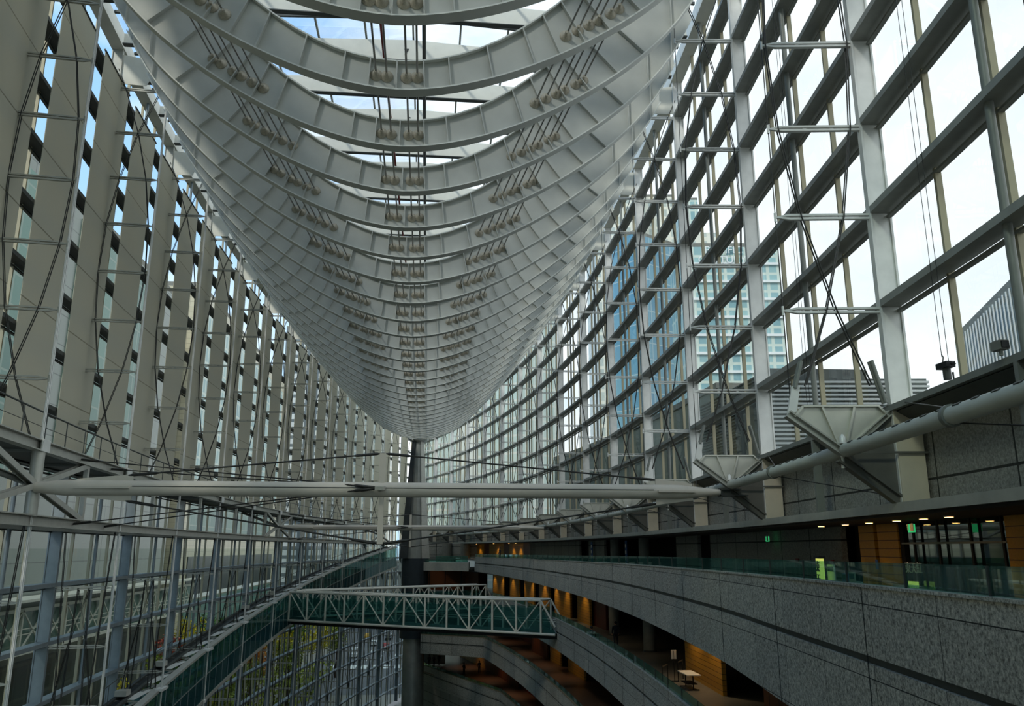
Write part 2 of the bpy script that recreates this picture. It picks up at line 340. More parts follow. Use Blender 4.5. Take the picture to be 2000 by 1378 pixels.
# ================================================================== ROOF TRUSS HULL
RO = .25
def hb(s): return 5.46+.0017*s*s
def te(s): return wt(s, 1, .42)
def outer(t, s):
    b0 = lambda x: hb(s)+.166*abs(x)**1.78
    T = te(s); e = max(0, 9.37-b0(T)); return b0(t)+e*(abs(t)/T)**10
def inner(t, s): return hb(s)+.43+.22*t*t
HTOP = 10.0
STF = [0, .37, .72, 1.28, 1.85, 2.2, 2.55, 2.9, 3.35, 3.8, 4.25, 4.7, 5.1, 5.45]
def rodoff(s): return [.13, .27]+[.90+.00585*s*s+d for d in (0, .17, .33, .46, .64, .76)]
T0 = 0.0
nrib = 0
for k in range(17, -15, -1):
    s = k*D+RO; T = te(s); nrib += 1
    rb = thing('roof_rib', W(T0, s, hb(s)), 'pale curved hull rib of the roof truss, %s out from the tapered column' % ORD[nrib-1], 'roof rib', 'curved ribs of the hull-shaped roof truss')
    n = 48; ts = [-T+2*T*j/n for j in range(n+1)]
    m = MB(); rows = []; y0, y1 = s*M-.02, s*M+.02
    for t in ts:
        lo, hi = outer(t, s), max(min(inner(t, s), HTOP), outer(t, s)+.1)
        rows.append([Vector(((t)*M, y0, ZE+lo*M)), Vector(((t)*M, y1, ZE+lo*M)), Vector(((t)*M, y1, ZE+hi*M)), Vector(((t)*M, y0, ZE+hi*M))])
    m.strip(rows).build('web_plate', 'hull', rb)
    def flange(fn, tt, wd_, name):
        m = MB(); rows = []
        for t in tt:
            z = ZE+fn(t, s)*M; d = (fn(t+.01, s)-fn(t-.01, s))/.02; nx, nz = -d/math.hypot(1, d), 1/math.hypot(1, d)
            a = Vector((t*M-nx*.025, 0, z-nz*.025)); b2 = Vector((t*M+nx*.025, 0, z+nz*.025)); w_ = Vector((0, wd_/2, 0)); yy = Vector((0, s*M, 0))
            rows.append([a-w_+yy, a+w_+yy, b2+w_+yy, b2-w_+yy])
        m.strip(rows).build(name, 'hull_flange', rb)
    flange(outer, ts, .46, 'outer_flange')
    ti = min(T, math.sqrt(max(.2, (HTOP-hb(s)-.43)/.22)))
    flange(inner, [-ti+2*ti*j/30 for j in range(31)], .36, 'inner_flange')
    for q in STF:
        for sg in ((1,) if q == 0 else (1, -1)):
            t = q*sg
            if abs(t) > T-.12: continue
            lo = Vector((t*M, 0, ZE+outer(t, s)*M)); d = 2*.166*abs(t)*.9
            dirx = -sg*min(d, .9); hi_h = min(inner(t, s), HTOP); L_ = (hi_h*M-outer(t, s)*M)
            dx = dirx*L_*.45 if abs(t) < ti else 0
            hx = t+dx/M; hz_ = min(inner(hx, s), HTOP)
            up = Vector((hx*M, 0, ZE+hz_*M)); ax_ = (up-lo).normalized(); pr = Vector((ax_.z, 0, -ax_.x))*.02
            yy = s*M; m = MB()
            for ya, yb in ((yy-.2, yy-.02), (yy+.02, yy+.2)):
                vs = [lo-pr, lo+pr, up+pr, up-pr]
                m.add([(v.x, ya, v.z) for v in vs]+[(v.x, yb, v.z) for v in vs], [(0, 1, 2, 3), (7, 6, 5, 4), (0, 4, 5, 1), (1, 5, 6, 2), (2, 6, 7, 3), (3, 7, 4, 0)])
            m.build('stiffener', 'hull', rb)
    for sg in (-1, 1):
        for j, q in enumerate(rodoff(s)):
            t = sg*q; z = ZE+M*(outer(t, s)*.5+min(inner(t, s), HTOP)*.5 if j < 2 else outer(t, s)+.28); y = s*M
            if t*sg > T-.3: continue
            MB().tube([(t*M, y-.02, z), (t*M, y-.06, z), (t*M, y-.07, z), (t*M, y-.16, z), (t*M, y-.17, z), (t*M, y-.3, z)], [.21, .21, .14, .12, .065, .05], 14).build('rod_socket', 'socket', rb)
nr = 0
for sg in (-1, 1):
    for j in range(8):
        pts = []
        for k in range(-14, 18):
            s = k*D+RO; q = rodoff(s)[j]
            if q > te(s)-.3: continue
            t = sg*q; pts.append(Vector((t*M, s*M, ZE+M*(outer(t, s)*.5+min(inner(t, s), HTOP)*.5 if j < 2 else outer(t, s)+.28))))
        nr += 1
        o = MB().tube(pts, .035, 6).build('tie_rod', 'rod')
        tag(o, 'grey tie rod through the hull ribs, %s from centre on the %s flank' % (ORD[j], 'blind-covered' if sg < 0 else 'open glass'), 'tie rod', 'tie rods through the hull ribs')
# roof beams, purlins, glass
for k in range(-22, 18):
    s = k*D+RO+.1; T = wt(s, 1, .1); T2 = -wt(s, -1, .1)
    m = MB(); m.strip([[W(t, s-.012, 10.12+.02*abs(t)*0), W(t, s+.012, 10.12), W(t, s+.012, 10.62-.045*abs(t)), W(t, s-.012, 10.62-.045*abs(t))] for t in (-T2, 0, T)])
    o = struct(m.build('roof_beam', 'white_steel')); 
    MB().bar(W(-T2, s, 10.10), W(T, s, 10.10), .3, .05).build('bottom_flange', 'dark_steel', o)
for k in range(-15, 18):
    s = k*D+RO+.1+D/2; T = wt(s, 1, .1); T2 = -wt(s, -1, .1)
    struct(MB().bar(W(-T2, s, 10.36), W(0, s, 10.66), .12, .14).bar(W(0, s, 10.66), W(T, s, 10.36), .12, .14).build('roof_purlin', 'dark_steel'))
for t in range(-5, 6):
    m = MB(); L0, L1 = -22, 24 if abs(t) < 4 else 10
    m.bar(W(t, L0, 10.70-.045*abs(t)), W(t, L1, 10.70-.045*abs(t)), .1, .12); struct(m.build('roof_purlin', 'grey_steel'))
m = MB()
for k in range(-17, 22):
    a, b2 = k*D, (k+1)*D
    if abs(b2) > 33: continue
    for sg in (1, -1): m.add([W(0, a, 10.76), W(0, b2, 10.76), W(wt(b2, sg, -.2), b2, 10.5), W(wt(a, sg, -.2), a, 10.5)], [(0, 1, 2, 3)])
struct(m.build('ceiling', 'roof_glass'))
for sg in (1, -1):
    m = MB()
    for a, b2 in zip(seg(-25, 33, 24), seg(-25, 33, 24)[1:]):
        m.strip([[wp(x, sg, .02, 10.2), wp(x, sg, -.24, 10.2), wp(x, sg, -.24, 10.5), wp(x, sg, .02, 10.5)] for x in (a, b2)])
    struct(m.build('trim_%d' % (1 if sg > 0 else 2), 'white_steel'))
# numbers stencilled on the roof beams
def text(name, body, loc, size, rot, m, parent=None, extrude=.01):
    c = bpy.data.curves.new(name, 'FONT'); c.body = body; c.size = size; c.extrude = extrude; c.align_x = 'CENTER'; c.align_y = 'CENTER'
    o = bpy.data.objects.new(name, c); col.objects.link(o); c.materials.append(MT[m]); o.rotation_euler = rot
    o.rotation_euler = rot; me = bpy.data.meshes.new_from_object(o); bpy.data.objects.remove(o); o = bpy.data.objects.new(name, me); col.objects.link(o); o.rotation_euler = rot
    if parent: o.parent = parent; o.location = Vector(loc)-wloc(parent)
    else: o.location = loc
    return o
for num, k in (('7', -7), ('5', -5)):
    o = text('beam_number', num, W(-.14, k*D+RO+.1-.02, 10.31), .55, (PI/2, 0, 0), 'black'); tag(o, 'small black numeral %s on a white roof beam above the hull' % {'7': 'seven', '5': 'five'}[num], 'number')
for (t, r_, m_, nm, lb) in ((-.7, .07, 'red_paint', 'sprinkler_pipe', 'dark red pipe running lengthwise under the roof glass above the hull'), (.25, .10, 'dark_steel', 'ridge_pipe', 'dark grey pipe running lengthwise under the roof beside the red pipe')):
    o = MB().tube([W(t, -20, 10.0), W(t+.5*(t < 0), 24, 10.0)], r_, 8).build(nm, m_); tag(o, lb, 'pipe')
# ================================================================== LEFT WALKWAY TRUSS
tr = thing('walkway_truss', wp(0, -1, .95, H0), 'grey steel walkway truss with railing running along the left glass wall below the blinds', 'truss')
UP, LO = H0+1, H0
for i in range(-6, 8):
    for lv, nm in ((UP, 'upper_chord'), (LO, 'lower_chord')):
        m = MB(); pts = [wp(s, -1, .95, lv) for s in seg(sid(i), sid(i+1), 2)]
        for a, b in zip(pts, pts[1:]): m.ibeam(a, b, .34, .34, .04)
        m.build(nm, 'silver_dull', tr)
        m = MB(); pts = [wp(s, -1, .12, lv-.02) for s in seg(sid(i), sid(i+1), 2)]
        for a, b in zip(pts, pts[1:]): m.ibeam(a, b, .2, .26, .03)
        m.build('outer_chord', 'grey_steel', tr)
    m = MB(); S_ = seg(sid(i), sid(i+1), 3); m.strip([[wp(s, -1, .12, UP-.05), wp(s, -1, .90, UP-.05), wp(s, -1, .90, UP-.03), wp(s, -1, .12, UP-.03)] for s in S_]).build('deck', 'dark_steel', tr)
    for q in (0, .5):
        s = sid(i)+BAY*q; a, b = wp(s, -1, .95, LO+.05), wp(s, -1, .95, UP-.05)
        big = q == 0 and i in (-3, 2, 7)
        if big: MB().tube([a, b], .21, 12).build('vertical_post', 'silver_dull', tr)
        elif q == .5: MB().bar(a, b, .16, .2).build('vertical_post', 'silver_dull', tr)
        for lv in (UP-.06, LO): MB().bar(wp(s, -1, .95, lv), wp(s, -1, .1, lv), .1, .14).build('cross_beam', 'grey_steel', tr)
    for q in (-.5, .5):
        if i in (-3, 2, 7):
            s = sid(i); mid = wp(s, -1, .95, LO+.47)
            for lv in (UP-.06, LO+.06): MB().ibeam(mid, wp(s+q*BAY, -1, .95, lv), .2, .2, .035, wn(s, -1)).build('diagonal_brace', 'silver_dull', tr)
            MB().ibeam(wp(s+q*BAY, -1, .12, UP-.1), mid, .16, .16, .03).build('diagonal_brace', 'grey_steel', tr)
    for q in range(5):
        s = sid(i)+BAY*q/5+.2; a = wp(s, -1, .93, UP+.06); MB().tube([a, a+Vector((0, 0, 1.02))], .022, 6).tube([a+Vector((0, 0, .1)), a+Vector((0, 0, .45)), a-wd(s, -1)*.02+Vector((0, 0, .5))], .018, 5).build('rail_post', 'handrail', tr)
    pts = [wp(s, -1, .93, UP+.47) for s in seg(sid(i), sid(i+1), 3)]; MB().tube(pts, .032, 7).build('handrail', 'handrail', tr)
    MB().tube([p-Vector((0, 0, .5)) for p in pts], .012, 5).build('rail_wire', 'cable', tr)
    n0 = wp(sid(i), -1, .95, UP); MB().bar(n0-wd(sid(i), -1)*.35+wn(sid(i), -1)*.2, n0+wd(sid(i), -1)*.35+wn(sid(i), -1)*.2, .05, .42).build('node_plate', 'silver', tr)
# ================================================================== COMPRESSION STRUTS ACROSS THE HALL
def strut(s, who, small=False):
    hz = .80; tL = wt(s, -1, .98); tR = wt(s, 1, .52); tm = -.1
    r = thing('cross_strut', W(tm, s, hz-.3), who, 'strut', 'tubular struts spanning the hall')
    rr = .26; P = lambda t, h=hz, y=0: W(t, s+y, h)
    MB().tube([P(tL+.02), P(tL+.42), P(tL+.75), P(tm-.45), P(tm+.45), P(tR-1.05), P(tR-.75), P(tR-.3), P(tR-.12)], [.17, .27, rr, rr, rr, rr, .255, .14, .10], 24).build('tube', 'tube_paint', r)
    m = MB(); m.bar(P(tR-.14), P(tR), .3, .3); m.bar(P(tR-.14, hz, 0)+Vector((0, 0, .1)), P(tR+.15, hz)+Vector((0, 0, .1)), .5, .04); m.bar(P(tR-.14)-Vector((0, 0, .12)), P(tR+.25)-Vector((0, 0, .12)), .5, .04); m.build('end_clevis', 'dark_steel', r)
    for tt, d in ((tL+.55, 1), (tR-1.1, 1)):
        inn = tt+.72 if tt < 0 else tt; out = tt if tt < 0 else tt+.55
        for zz in (1, -1):
            z0 = Vector((0, 0, zz*.24)); MB().plate([P(out)+z0*.9, P(inn)+z0*.9, P(inn)+z0*1.95, P(out)+z0*1.25], .05, (0, 1, 0)).build('fin', 'tube_paint', r)
            y0 = Vector((0, zz*.24, 0)); MB().plate([P(out)+y0*.9, P(inn)+y0*.9, P(inn)+y0*1.7, P(out)+y0*1.25], .07, (0, 0, 1)).build('fin', 'tube_paint', r)
    MB().tube([P(tL+1.3)+Vector((0, -.262, .05)), P(tR-1.15)+Vector((0, -.262, .05))], .016, 6).build('seam_rod', 'dark_steel', r)
    a, b = P(tm, 1.31), P(tm, .06)
    m = MB(); m.bar(a, P(tm, hz+.1), .22, .16, (0, 1, 0)); m.build('mast', 'tube_paint', r); m = MB(); m.bar(P(tm, hz-.1), b, .16, .22, (0, 1, 0), w2=.2); m.build('mast', 'tube_paint', r)
    MB().bar(P(tm)+Vector((0, -.25, .05)), P(tm)+Vector((-.05, -.75, 0)), .12, .3, (1, 0, 0)).build('front_arm', 'silver_dull', r)
    cab = []
    for e in (-.08,):
        cab += [(a, P(tL+1.2, hz+.17)), (a, P(tR-1.1, hz+.17)), (b, P(tL+1.2, hz-.17)), (b, P(tR-1.1, hz-.17))]
    f0 = P(tm)+Vector((-.05, -.72, .02))
    for p_, q_ in ((.42, UP), (.80, UP), (.42, LO), (.80, LO)): cab.append((f0, wp(s+BAY*p_, -1, .93, q_)))
    for k_, (p, q) in enumerate(cab):
        d = (q-p).normalized(); rc = .028 if k_ < 4 else .022
        m = MB().tube([p, p+d*.15, p+d*.2, p+d*.9, p+d*1.0, q-d*1.0, q-d*.9, q-d*.15, q], [rc, rc, .05, .05, rc, rc, .05, .05, rc], 8); m.build('stay_cable', 'cable', r)
    return r
strut(sid(-3), 'large pale tubular strut spanning the hall nearest the camera, with finned conical ends')
strut(sid(2), 'second pale tubular strut spanning the hall, in front of the tapered column')
# ================================================================== RIGHT WALL BRACKETS, PIPE, GRANITE BAND, LEDGE
TH, AH, FH = 1.37, .905, .40
for i in range(-6, 10):
    s = sid(i); who = ORD[i+6]; q = wd(s, 1); P = lambda o, h: wp(s, 1, o, h)
    r = thing('wall_bracket', P(.5, FH), 'folded steel bracket on the granite band below the right glass, %s from the near end' % who, 'bracket', 'folded steel brackets of the right wall')
    gp = MB().plate([P(.84, TH-.03), P(.12, TH-.03), P(.03, TH-.13), P(.44, AH+.05), P(.56, AH+.05), P(.93, TH-.13)], .03, q); gp = gp.build('gusset_plate', 'plate_metal', r)
    m = MB()
    for a, b in (((.66, TH-.03), (.53, AH+.06)), ((.35, TH-.03), (.46, AH+.06))): m.bar(P(*a)-q*.05, P(*b)-q*.05, .05, .09, q)
    m.bar(P(.84, TH-.03)-q*.03, P(.12, TH-.03)-q*.03, .16, .04); m.bar(P(.84, TH-.03)-q*.04, P(.93, TH-.13)-q*.04, .12, .05); m.bar(P(.12, TH-.03)-q*.04, P(.03, TH-.13)-q*.04, .12, .05)
    m.build('stiffening_rib', 'plate_metal', gp)
    MB().ibeam(P(.99, TH-.1), P(.47, AH-.03), .26, .15, .04, wn(s, 1)).build('inclined_flange', 'silver_dull', r)
    MB().ibeam(P(.48, AH-.02), P(-.03, TH-.06), .22, .10, .03, wn(s, 1)).build('inclined_flange', 'plate_metal', r)
    MB().ibeam(P(.52, AH-.06), P(-.02, FH+.02), .26, .2, .05, wn(s, 1)).build('foot_strut', 'plate_dark', r)
    MB().plate([P(.46, AH-.03), P(0, TH-.1), P(0, FH+.06)], .03, q).build('side_plate', 'plate_dark', r)
    cv = MB().plate([P(.90, TH-.08), P(.99, TH-.1), P(.93, TH+.17), P(.85, TH+.17)], .08, q).build('clevis_plate', 'silver', r)
    for e in (-.07, .07):
        for o0, o1 in ((.9, .82), (.04, .14)): MB().tube([P(o0, TH+.15 if o0 > .5 else TH)+q*e, P(o1, TH+.42)+q*e], .05, 7).build('cable_socket', 'grey_steel', cv)
    MB().tube([P(.5, AH+.07)-q*.12, P(.5, AH+.13)-q*.12, P(.5, AH+.16)-q*.12], [.09, .08, .02], 8).tube([P(.5, AH-.04), P(.5, AH-.16)], .05, 6).build('hub_pin', 'silver', r)
    m = MB(); m.bar(P(-.13, FH-.02), P(-.13, TH-.02), .62, .32, q); m.build('pilaster_box', 'pilaster', r)
    MB().bar(P(.40, AH-.02)-q*.2, P(-.28, AH-.02)-q*.2, .04, .05).build('tie_bar', 'plate_dark', r)
    if i < 9:
        a = wp(s, 1, .5, AH); b = wp(sid(i+1), 1, .5, AH); d = (b-a).normalized(); L_ = (b-a).length
        o = thing('edge_pipe', (a+b)/2, 'painted pipe running between right wall brackets, %s length from the near end' % who, 'pipe', 'pipe lengths joining the right wall brackets')
        MB().tube([a+d*.12, a+d*.3, b-d*.3, b-d*.12], [.10, .165, .165, .10], 16).build('pipe_body', 'pipe_paint', o)
        MB().tube([a+d*L_*.5-d*.06, a+d*L_*.5+d*.06], .205, 16).build('collar', 'grey_steel', o)
        k = 1.2
        while k < L_-.8: m = MB(); c_ = a+d*k+Vector((0, 0, .13))+wn(s, 1)*.10; m.bar(c_-d*.11, c_+d*.11, .06, .03, (wn(s, 1)*.6+Vector((0, 0, .8)))); m.build('louver_slot', 'dark_steel', o); k += .62
        # post in mid bay
        sm = s+BAY*.5; Pm = lambda oo, h: wp(sm, 1, oo, h)
        o = thing('band_post', Pm(-.04, FH), 'slim grey post before the granite band between brackets, %s from the near end' % who, 'post', 'slim grey posts before the granite band')
        MB().bar(Pm(-.02, FH), Pm(-.02, 1.33), .22, .12, wd(sm, 1)).build('post_shaft', 'grey_steel', o)
        MB().bar(Pm(-.02, 1.0), Pm(.46, AH-.02)-wd(sm, 1)*.1, .07, .05).build('pipe_bracket', 'grey_steel', o)
        MB().tube([Pm(.48, AH-.05), wp(s+.2, 1, -.02, FH+.1)], .014, 5).tube([Pm(.48, AH+.05), wp(sid(i+1)-.3, 1, .0, 1.33)], .014, 5).build('tie_wire', 'cable', o)
def long_strip(name, m_, o0, o1, h0, h1, s0=-30, s1=40, n=30, par=None, wedge=None):
    m = MB(); rows = []
    for s in seg(s0, s1, n): rows.append([wp(s, 1, o0, h0), wp(s, 1, o1, h0), wp(s, 1, o1 if wedge is None else wedge, h1), wp(s, 1, o0, h1)])
    return m.strip(rows).build(name, m_, par)
struct(long_strip('wall_granite_band', 'granite_wall', -.42, -.30, .36, 1.2))
o = struct(long_strip('trim_3', 'grey_steel', -.25, .02, 1.29, 1.345)); m = MB()
for s in seg(-25, 34, 40): pass
m = MB(); m.strip([[wp(s, 1, -.30, 1.12), wp(s, 1, -.34, 1.12), wp(s, 1, -.06, 1.30), wp(s, 1, -.03, 1.28)] for s in seg(-26, 36, 30)]).build('sloping_soffit', 'dark_steel', o)
o = struct(long_strip('trim_4', 'grey_steel', -.32, .03, .36, .41)); long_strip('drip_edge', 'silver_dull', .0, .05, .33, .42, par=o)
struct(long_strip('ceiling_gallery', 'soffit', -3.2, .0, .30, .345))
# small devices on the sill
def floodlight(s, off, h, label):
    r = thing('rope_anchor', wp(s, 1, off, h), label, 'device')
    a = wp(s, 1, off, h); MB().tube([a, a+Vector((0, 0, .25))], .08, 8).build('stem', 'dark_steel', r)
    m = MB(); m.bar(a+Vector((0, -.16, .3)), a+Vector((0, .2, .3)), .2, .12); m.tube([a+Vector((0, -.2, .3)), a+Vector((-.05, -.33, .26))], .04, 6); m.tube([a+Vector((.1, -.05, .15)), a+Vector((.1, -.05, -.02))], .02, 5); m.build('pulley_block', 'black', r)
    MB().tube([a+Vector((0, .1, .36)), a+Vector((.03, .1, .5)), a+Vector((0, .1, .56))], .012, 5).tube([a+Vector((0, -.1, .36)), a+Vector((0, -.1, 20))], .008, 4).tube([a+Vector((0, .1, .5)), a+Vector((0, .1, 20))], .008, 4).build('rope', 'cable', r)
floodlight(-18.9, .02, 1.36, 'small black pulley block with ropes on the sill right of the nearest big bracket')
floodlight(-15.6, .02, 1.36, 'small black pulley block on the sill between the two nearest brackets')
r = thing('camera_box', wp(-19.75, 1, .05, 1.36), 'beige camera housing on the sill beside the grey pipe post at the right edge', 'camera')
a = wp(-19.75, 1, .05, 1.36); MB().box(a+Vector((-.09, -.12, .10)), a+Vector((.09, .14, .27))).build('housing', 'concrete', r); MB().box(a+Vector((-.07, -.15, .12)), a+Vector((.07, -.12, .25))).build('lens_hood', 'black', r); MB().tube([a, a+Vector((0, 0, .13))], .04, 6).build('foot', 'grey_steel', r)
# ================================================================== BALCONIES
def interp(tab, s):
    if s <= tab[0][0]: return tab[0][1]
    for (a, x), (b, y) in zip(tab, tab[1:]):
        if s <= b: return x+(y-x)*(s-a)/(b-a)
    return tab[-1][1]
def parapet(n, path, top, bot, gl=.18, cap='granite'):
    """path: list of (t, s); wall faces the void"""
    r = thing('wall_balcony_%d' % n, W(path[0][0], path[0][1], -1), kind='structure')
    P = [Vector((t, s, 0)) for t, s in path]; nr_ = []
    for i in range(len(P)):
        d = (P[min(i+1, len(P)-1)]-P[max(i-1, 0)]).normalized(); nr_.append(Vector((d.y, -d.x, 0)))   # away from the void
    def st(o0, o1, f0, f1, name, m_):
        rows = []
        for p, nn in zip(P, nr_):
            h0, h1 = f0(p.y), f1(p.y); a, b = p+nn*o0, p+nn*o1
            rows.append([W(a.x, a.y, h0), W(b.x, b.y, h0), W(b.x, b.y, h1), W(a.x, a.y, h1)])
        return MB().strip(rows).build(name, m_, r)
    T_ = lambda s: interp(top, s); B_ = lambda s: interp(bot, s); G = lambda s: T_(s)+(B_(s)-T_(s))*.42
    st(0, .09, lambda s: G(s)+.028, T_, 'upper_panels', 'granite'); st(0, .09, B_, lambda s: G(s)-.028, 'lower_panels', 'granite')
    st(.03, .09, lambda s: G(s)-.028, lambda s: G(s)+.028, 'shadow_groove', 'dark_steel')
    st(-.012, .10, lambda s: T_(s), lambda s: T_(s)+.02, 'coping', cap)
    st(.04, .05, lambda s: T_(s)+.02, lambda s: T_(s)+gl, 'glass_rail', 'rail_glass')
    sj = P[0].y+1.4
    while sj < P[-1].y:
        for a_, b_ in zip(range(len(P)-1), range(1, len(P))):
            if P[a_].y <= sj < P[b_].y:
                q_ = P[a_].lerp(P[b_], (sj-P[a_].y)/(P[b_].y-P[a_].y)); MB().bar(W(q_.x, q_.y, B_(sj)), W(q_.x, q_.y, T_(sj)), .035, .012, nr_[a_]).build('vertical_joint', 'black', r)
        sj += 2.28
    m = MB(); acc = 0
    for i in range(len(P)-1):
        a = P[i]+nr_[i]*.035; m.bar(W(a.x, a.y, T_(a.y)+.02), W(a.x, a.y, T_(a.y)+gl), .03, .03)
    m.build('glass_post', 'dark_steel', r); return r
def arcpath(s0, s1, off=1.0, step=1.06):
    n = max(1, round((s1-s0)/step)); return [(wt(s, 1, off), s) for s in seg(s0, s1, n)]
T7 = [(-24, -.25), (-21, -.27), (-16.6, -.29), (-8.6, -.33), (2.3, -.40), (22.7, -.48)]
B7 = [(-24, -1.55), (-17, -1.48), (-14.9, -1.40), (-8.4, -1.36), (2.4, -1.36), (13, -1.30), (25, -1.23)]
parapet(1, arcpath(-25, 22.4), T7, B7)
parapet(2, arcpath(-19, 18.0), [(0, -2.35)], [(0, -3.35)])
parapet(3, arcpath(-9, 20.2, .95)+[(wt(20.2, 1, .95)*(1-k/5)+.35*k/5, 20.2+2.2*k/5) for k in range(1, 6)], [(0, -4.6)], [(0, -5.6)], .16, 'beige_cap')
parapet(4, arcpath(-9, 17.0, .75)+[(wt(17., 1, .75)*(1-k/8)+.3*k/8, 17.+10.4*k/8) for k in range(1, 9)], [(0, -6.8)], [(0, -7.8)], .16, 'beige_cap')
def slab(name, m_, off0, h, th, s0, s1, extra=None, wide=-3.2):
    m = MB(); rows = []
    for s in seg(s0, s1, 24): rows.append([wp(s, 1, off0, h-th), wp(s, 1, wide, h-th), wp(s, 1, wide, h), wp(s, 1, off0, h)])
    return struct(m.strip(rows).build(name, m_))
slab('floor_1', 'stone_floor', .95, -.62, .06, -26, 30); slab('floor_2', 'stone_floor', .95, -2.68, .06, -26, 33)
slab('floor_3', 'warm_floor', .9, -4.93, .06, -26, 33); slab('floor_4', 'warm_floor', .7, -7.12, .06, -26, 34)
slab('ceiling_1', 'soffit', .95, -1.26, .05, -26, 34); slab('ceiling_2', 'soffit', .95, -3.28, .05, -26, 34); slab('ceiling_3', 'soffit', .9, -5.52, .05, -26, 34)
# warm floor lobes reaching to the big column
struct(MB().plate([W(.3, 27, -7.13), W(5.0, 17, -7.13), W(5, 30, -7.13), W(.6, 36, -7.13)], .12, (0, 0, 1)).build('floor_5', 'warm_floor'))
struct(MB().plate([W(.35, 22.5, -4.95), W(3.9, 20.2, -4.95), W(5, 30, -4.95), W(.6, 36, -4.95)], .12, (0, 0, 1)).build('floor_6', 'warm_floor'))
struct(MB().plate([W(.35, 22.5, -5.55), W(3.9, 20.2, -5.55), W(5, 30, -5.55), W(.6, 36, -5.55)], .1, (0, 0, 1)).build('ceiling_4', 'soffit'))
# back walls by level: segments (s0, s1, material, offset)
def backwall(n, h0, h1, segs):
    r = thing('wall_back_%d' % n, wp(segs[0][0], 1, segs[0][3], h0), kind='structure')
    for s0, s1, m_, off in segs:
        k = max(1, round((s1-s0)/2)); m = MB(); m.strip([[wp(s, 1, off, h0), wp(s, 1, off-.08, h0), wp(s, 1, off-.08, h1), wp(s, 1, off, h1)] for s in seg(s0, s1, k)])
        nm = {'granite_wall': 'stone_panel', 'wood': 'wood_panel', 'wood_dark': 'wood_panel', 'shop_glass': 'shop_window', 'dark_room': 'dark_opening', 'red_wood': 'red_panel', 'concrete': 'plain_panel', 'white_paint': 'bright_opening'}[m_]
        m.build(nm, m_, r)
    return r
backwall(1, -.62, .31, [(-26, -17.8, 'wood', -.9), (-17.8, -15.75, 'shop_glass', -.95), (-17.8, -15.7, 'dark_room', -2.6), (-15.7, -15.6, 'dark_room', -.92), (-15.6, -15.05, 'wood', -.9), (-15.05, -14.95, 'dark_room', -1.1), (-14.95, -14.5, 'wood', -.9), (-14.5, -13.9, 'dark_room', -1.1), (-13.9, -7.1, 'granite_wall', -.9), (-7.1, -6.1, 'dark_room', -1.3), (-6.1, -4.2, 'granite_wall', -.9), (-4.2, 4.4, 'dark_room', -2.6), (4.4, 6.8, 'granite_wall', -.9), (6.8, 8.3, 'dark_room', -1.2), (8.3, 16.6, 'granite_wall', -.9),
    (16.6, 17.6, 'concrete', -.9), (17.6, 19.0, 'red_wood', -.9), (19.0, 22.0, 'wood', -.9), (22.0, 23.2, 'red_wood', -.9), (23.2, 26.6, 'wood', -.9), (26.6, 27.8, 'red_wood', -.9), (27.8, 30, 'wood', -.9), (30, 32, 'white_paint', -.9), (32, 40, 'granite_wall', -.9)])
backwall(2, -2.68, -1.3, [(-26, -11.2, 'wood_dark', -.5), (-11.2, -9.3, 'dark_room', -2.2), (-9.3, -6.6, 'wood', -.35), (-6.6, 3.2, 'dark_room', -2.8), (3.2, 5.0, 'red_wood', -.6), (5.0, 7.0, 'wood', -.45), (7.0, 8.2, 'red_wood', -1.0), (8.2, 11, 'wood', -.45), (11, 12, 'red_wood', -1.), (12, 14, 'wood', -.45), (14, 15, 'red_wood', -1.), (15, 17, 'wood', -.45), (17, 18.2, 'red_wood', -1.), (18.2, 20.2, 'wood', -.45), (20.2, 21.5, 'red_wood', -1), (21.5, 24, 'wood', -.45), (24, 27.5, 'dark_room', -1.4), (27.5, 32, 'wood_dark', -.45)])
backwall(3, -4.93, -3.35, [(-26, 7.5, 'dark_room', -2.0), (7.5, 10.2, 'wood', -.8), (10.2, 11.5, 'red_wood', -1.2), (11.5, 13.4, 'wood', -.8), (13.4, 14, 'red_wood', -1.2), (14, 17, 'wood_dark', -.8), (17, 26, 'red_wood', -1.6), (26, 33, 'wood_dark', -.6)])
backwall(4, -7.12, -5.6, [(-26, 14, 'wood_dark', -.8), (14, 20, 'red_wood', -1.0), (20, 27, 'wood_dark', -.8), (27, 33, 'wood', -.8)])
backwall(5, -10.7, -7.9, [(-26, 33, 'concrete', .4)])
r_ = struct(long_strip('dark_liner', 'dark_room', -3.3, -3.2, -10.8, 1.25, -27, 33))  # liner added to stop daylight showing through gaps in the back walls
m = MB(); pth = [(.35, 27.6), (4.1, 17.4)]+[(wt(x, 1, 1.0), x) for x in seg(16.5, -9, 16)]
m.strip([[W(t, s_, -10.8), W(t+.1, s_+.05, -10.8), W(t+.1, s_+.05, -7.75), W(t, s_, -7.75)] for t, s_ in pth]); struct(m.build('wall_base', 'granite_wall'))
# round columns in the galleries
for t, s, h0, h1, lb in ((6.57, 1.62, -2.68, -1.3, 'farther of two round concrete columns on the gallery below the top balcony'), (6.57, -2.6, -2.68, -1.3, 'nearer of two round concrete columns on the gallery below the top balcony'),
                         (6.9, 2.6, -.62, .31, 'farther round concrete column in the dark recess of the top balcony'), (6.9, -1.2, -.62, .31, 'nearer round concrete column in the dark recess of the top balcony')):
    a = W(t, s, h0); b = W(t, s, h1); o = thing('round_column', a, lb, 'column'); MB().tube([a, b], .42, 20).build('shaft', 'concrete', o); MB().tube([a, a+Vector((0, 0, .12))], .45, 20).build('plinth', 'dark_steel', o)
